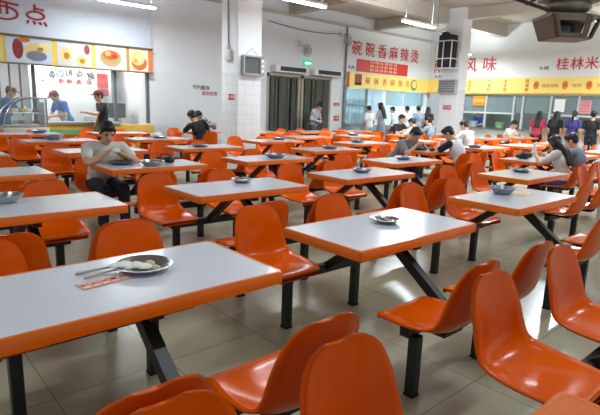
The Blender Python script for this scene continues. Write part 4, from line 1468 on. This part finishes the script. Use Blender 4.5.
    if cap:
        b.ell(H(-0.02, 0, 0.03), (0.102 * k, 0.084 * k, 0.075 * k), Rh)
    else:
        b.ell(H(-0.018, 0, 0.056), (0.106 * k, 0.086 * k, 0.09 * k), Rh)
        b.ell(H(0.035, 0, 0.10), (0.062 * k, 0.07 * k, 0.036 * k), Rh)
    b.ell(H(-0.05, 0, 0.012), (0.06 * k, 0.077 * k, 0.078 * k), Rh)
    for s in (-1, 1):
        b.cap(H(0.03, 0.076 * s, 0.05), 0.014 * k, H(0.015, 0.08 * s, -0.0), 0.009 * k)
    if hair == 'long':
        for s in (-1, 0, 1):
            p0 = H(-0.055, 0.05 * s, 0.0)
            p1 = neck + Rs @ V((-0.075, 0.06 * s, 0.0)) * k
            p2 = neck + Rs @ V((-0.125, 0.06 * s, -0.24)) * k
            b.cap(p0, 0.05 * k, p1, 0.045 * k)
            b.cap(p1, 0.045 * k, p2, 0.028 * k)
        for s in (-1, 1):
            b.cap(H(0.02, 0.082 * s, 0.03), 0.022 * k, neck + V((0.02, 0.085 * s * k, -0.02)), 0.028 * k)
    elif hair == 'tail':
        p0 = H(-0.11, 0, 0.04)
        b.cap(p0, 0.03 * k, p0 + V((-0.05, 0, -0.08)) * k, 0.036 * k)
        b.cap(p0 + V((-0.05, 0, -0.08)) * k, 0.036 * k, p0 + V((-0.03, 0, -0.27)) * k, 0.014 * k)
    remeshed(b, 'hair', M_hair, P, min(vox, 0.011), 2)
    if cap:
        c = MB()
        c.ell(H(-0.01, 0, 0.075), (0.112 * k, 0.09 * k, 0.07 * k), Rh)
        c.ell(H(0.11, 0, 0.06), (0.075 * k, 0.07 * k, 0.012 * k), Rh)
        remeshed(c, 'cap', cloth(cap), P, 0.009, 1)
    # face details
    for s in (-1, 1):
        MB().ell(H(0.081, 0.031 * s, 0.014), (0.010 * k, 0.015 * k, 0.0065 * k), Rh).build('eye', M_eye, P)
        MB().cap(H(0.088, 0.016 * s, 0.040), 0.0045 * k, H(0.080, 0.05 * s, 0.042), 0.003 * k, 6).build('eyebrow', M_hair, P)
    MB().ell(H(0.0855, 0, -0.058), (0.008 * k, 0.023 * k, 0.007 * k), Rh).build('mouth', M_lip, P)
    if glasses:
        g = MB()
        for s in (-1, 1):
            g.tube([H(0.104, 0.034 * s + 0.024 * math.cos(a), 0.012 + 0.018 * math.sin(a)) for a in [q * math.pi / 8 for q in range(16)]], 0.003 * k, 5, True)
            g.tube([H(0.104, 0.058 * s, 0.016), H(0.0, 0.086 * s, 0.016)], 0.003 * k, 5)
        g.tube([H(0.104, 0.01, 0.014), H(0.104, -0.01, 0.014)], 0.003 * k, 5)
        g.build('glasses', M_blk, P)
    if apron:
        a = MB()
        a.ell(T(0.03, 0, 0.18), (0.11 * k + inf, 0.125 * k + inf, 0.25 * k), Rs)
        a.ell(hip + V((0.035, 0, -0.15 * k)), (0.11 * k + inf, 0.16 * k + inf, 0.32 * k))
        remeshed(a, 'apron', cloth(apron), P, vox, 2)
    return P


def seat_at(tx, ty, a, s):
    """floor point under a fixed seat and the heading of its sitter"""
    return (tx + a * SP, ty + s * SEAT), (-math.pi / 2 if s > 0 else math.pi / 2)


R_ = math.radians
p, hd = seat_at(2.39, 5.13, -1, 1)
person('seated man in a pale v-neck shirt eating at the table with the black bag', p, hd, 'sit', 1.59, R_(23), R_(0), R_(12), R_(-4), ((0.33, 0.06, 0.87), (0.33, -0.06, 0.87)), 1.15,
       (212, 212, 206), trousers=(36, 40, 54), vox=0.0075, girth=1.14)
bn = MB().ell((0, 0, 0), (0.045, 0.04, 0.028)).build('steamed_bun', M_food4)
bn.location = (p[0] + 0.0, p[1] - 0.42, 0.895)
tag(bn, 'white steamed bun held in both hands by the man in the pale shirt', 'bun')
p, hd = seat_at(6.3, 10.6, -1, -1)
person('seated diner in a black shirt seen from behind by the tiled wall', p, hd, 'sit', 1.72, R_(24), R_(14), R_(14), 0, ((0.42, 0.16, 0.86), (0.40, -0.16, 0.84)), 0.6, (26, 26, 32), trousers=(40, 42, 50), vox=0.012)
p, hd = seat_at(6.3, 10.6, 1, 1)
person('seated diner with glasses and checked shirt facing the black shirt', p, hd, 'sit', 1.64, R_(14), R_(-20), R_(16), 0, ((0.34, 0.12, 0.9), (0.34, -0.12, 0.86)), 0.6, None, 'long', trousers=(60, 64, 70),
       shirt_m=check_cloth('check_black_white', (40, 42, 48), (210, 210, 214), 0.05), glasses=True, vox=0.012)
p, hd = seat_at(7.6, 5.05, -1, 1)
person('seated eater in a grey t-shirt bent over his plate', p, hd, 'sit', 1.72, R_(42), R_(-2), R_(16), 0, ((0.52, 0.06, 0.85), (0.50, -0.09, 0.84)), 0.7, (132, 136, 140), trousers=(44, 48, 58), vox=0.0095)
p, hd = seat_at(7.28, 5.05, 1, -1)
person('seated person in a white top with navy sleeves seen from behind', p, hd, 'sit', 1.6, R_(24), R_(4), R_(24), R_(16), ((0.36, 0.14, 0.86), (0.34, -0.14, 0.86)), 0.7, (212, 216, 222), sleeve_m=cloth((34, 34, 56)), trousers=(60, 66, 84), vox=0.0095)
p, hd = seat_at(11.0, 6.7, -1, -1)
person('seated person half hidden behind the white top with navy sleeves', p, hd, 'sit', 1.62, R_(15), R_(0), R_(20), 0, ((0.36, 0.14, 0.86), (0.34, -0.14, 0.86)), 0.6, (224, 224, 226), trousers=(60, 66, 84), vox=0.012)
p, hd = seat_at(7.85, 3.4, -1, -1)
person('seated woman with long dark hair in a white t-shirt', p, hd, 'sit', 1.46, R_(16), R_(-4), R_(22), 0, ((0.34, 0.12, 0.85), (0.34, -0.12, 0.85)), 0.5, (206, 208, 208), trousers=(64, 74, 110), hair='long', vox=0.0095)
p, hd = seat_at(7.85, 3.4, 1, -1)
person('seated man in a grey blue t-shirt next to the long haired woman', p, hd, 'sit', 1.5, R_(16), R_(2), R_(18), 0, ((0.34, 0.12, 0.85), (0.34, -0.12, 0.85)), 0.5, (126, 142, 160), trousers=(54, 58, 70), vox=0.0095)
# by the doors
person('person in a grey checked shirt standing at the doorway, head bowed', (10.42, 11.2), R_(-70), 'stand', 1.60, R_(10), R_(4), R_(40), 0, ((0.22, 0.1, 1.0), (0.22, -0.1, 0.98)), 0.5, None, 'long', trousers=(70, 74, 82),
       shirt_m=check_cloth('check_grey', (104, 110, 122), (196, 200, 206), 0.06), vox=0.012)
# before the hot pot stall
G1 = None
person('woman with long dark hair in a long grey dress at the stall', (13.62, 11.2), R_(100), 'stand', 1.62, R_(4), 0, R_(6), 0, ((0.2, 0.22, 1.05), (0.24, -0.3, 1.08)), 0.5, (150, 156, 164), hair='long', skirt=(146, 152, 160), vox=0.013)
person('person in a white top left of the long grey dress', (12.95, 11.15), R_(85), 'stand', 1.50, R_(4), 0, R_(10), 0, (None, None), 0.5, (236, 238, 240), trousers=(210, 212, 216), vox=0.013)
person('person in a pale top right of the long grey dress', (14.3, 11.2), R_(110), 'stand', 1.50, R_(4), 0, R_(10), 0, (None, None), 0.5, (216, 224, 236), trousers=(60, 64, 80), hair='short', vox=0.013)
person('person in a white shirt with long sleeves queueing near the corner', (14.97, 11.15), R_(80), 'stand', 1.54, 0, 0, R_(6), 0, (None, None), 0.5, (232, 234, 238), 'long', trousers=(50, 52, 60), vox=0.013)
person('person in a blue grey shirt queueing near the corner', (15.5, 11.05), R_(60), 'stand', 1.56, 0, 0, R_(6), 0, (None, None), 0.5, (150, 162, 182), trousers=(50, 52, 60), vox=0.013)
person('person in black standing deepest in the corner beside the pillar', (15.95, 10.95), R_(30), 'stand', 1.54, 0, 0, R_(6), 0, (None, None), 0.5, (36, 34, 40), trousers=(40, 40, 46), hair='long', vox=0.013)
p, hd = seat_at(11.35, 8.4, 1, 1)
person('seated person in a black shirt facing the camera before the stall', p, hd, 'sit', 1.66, R_(8), 0, R_(12), 0, ((0.32, 0.12, 0.85), (0.32, -0.12, 0.85)), 0.5, (36, 38, 46), trousers=(50, 52, 60), vox=0.013)
p, hd = seat_at(11.35, 8.4, -1, -1)
person('seated person with bowed dark head, back turned, near the corner', p, hd, 'sit', 1.60, R_(18), 0, R_(20), 0, ((0.34, 0.12, 0.85), (0.34, -0.12, 0.85)), 0.5, (206, 208, 214), trousers=(50, 52, 60), vox=0.013)
p, hd = seat_at(11.35, 8.4, 1, -1)
person('seated person in a grey shirt, back turned, left of the pillar', p, hd, 'sit', 1.66, R_(14), 0, R_(12), 0, ((0.34, 0.12, 0.85), (0.34, -0.12, 0.85)), 0.5, (142, 150, 160), trousers=(50, 52, 60), vox=0.013)
# queue before the noodle stall
p, hd = seat_at(14.4, 6.7, 1, 1)
person('seated diner in a white top below the red topped woman', p, hd, 'sit', 1.60, R_(18), 0, R_(14), 0, ((0.34, 0.12, 0.85), (0.34, -0.12, 0.85)), 0.5, (224, 224, 220), trousers=(50, 52, 60), vox=0.013)
person('woman in a red top with long dark hair in the queue', (15.5, 6.72), R_(10), 'stand', 1.52, R_(3), 0, R_(8), 0, (None, None), 0.5, (196, 62, 84), trousers=(44, 46, 56), hair='long', vox=0.013)
person('woman in black with long hair in the queue', (15.5, 6.22), R_(0), 'stand', 1.53, R_(2), 0, R_(6), 0, (None, None), 0.5, (26, 24, 28), trousers=(36, 36, 42), hair='long', vox=0.013)
person('woman in a purple blue top with tied hair in the queue', (15.5, 5.72), R_(5), 'stand', 1.56, 0, 0, R_(6), 0, (None, None), 0.5, (66, 60, 130), trousers=(40, 42, 52), hair='tail', vox=0.013)
person('person in a black t-shirt at the right end of the queue', (15.2, 5.12), R_(0), 'stand', 1.57, 0, 0, R_(6), 0, (None, None), 0.5, (30, 30, 36), trousers=(40, 42, 52), vox=0.013)
person('stall worker in blue bending behind the window beside the pillar', (17.68, 9.75), R_(170), 'stand', 1.56, R_(30), 0, R_(10), 0, ((0.5, 0.15, 0.95), (0.5, -0.15, 0.95)), 0.5, (44, 104, 196), trousers=(60, 64, 80), cap=(216, 222, 230), vox=0.013)
person('stall worker in blue behind the window right of the purple top', (17.8, 5.75), R_(180), 'stand', 1.46, R_(8), 0, R_(10), 0, ((0.42, 0.15, 0.98), (0.42, -0.15, 0.98)), 0.5, (52, 120, 214), trousers=(60, 64, 80), cap=(52, 120, 214), vox=0.013)
# pastry stall
person('stall worker in blue with a red cap at the left edge', (2.5, 12.5), R_(-30), 'stand', 1.64, R_(12), 0, R_(14), 0, ((0.36, 0.1, 1.15), (0.36, -0.1, 1.1)), 0.5, (44, 110, 196), trousers=(60, 64, 80), cap=(150, 40, 44), vox=0.012)
person('stall worker in blue with red cap and white apron bending over the counter', (3.8, 12.45), R_(-165), 'stand', 1.64, R_(24), 0, R_(22), 0, ((0.4, 0.12, 1.0), (0.4, -0.12, 0.98)), 0.5, (44, 110, 196), trousers=(60, 64, 80), cap=(140, 40, 48), apron=(226, 228, 232), vox=0.012)
person('passer-by in dark clothes with a dark red cap before the pastry stall', (4.2, 11.29), R_(178), 'stand', 1.60, R_(6), 0, R_(8), 0, ((0.42, 0.1, 1.12), None), 0.4, (40, 40, 46), trousers=(34, 34, 38), cap=(116, 40, 46), stride=0.16, vox=0.012)

# ---------------------------------------------------------------- lettering becomes plain meshes
bpy.context.view_layer.update()
dg = bpy.context.evaluated_depsgraph_get()
for o in [o for o in SC.objects if o.type == 'FONT']:
    me = bpy.data.meshes.new_from_object(o.evaluated_get(dg))
    nm = o.name
    n = bpy.data.objects.new('tmp', me)
    COL.objects.link(n)
    n.parent = o.parent
    n.location = o.location
    n.rotation_euler = o.rotation_euler
    for q in o.keys():
        if q in ('label', 'category', 'group', 'kind'):
            n[q] = o[q]
    bpy.data.objects.remove(o)
    n.name = nm
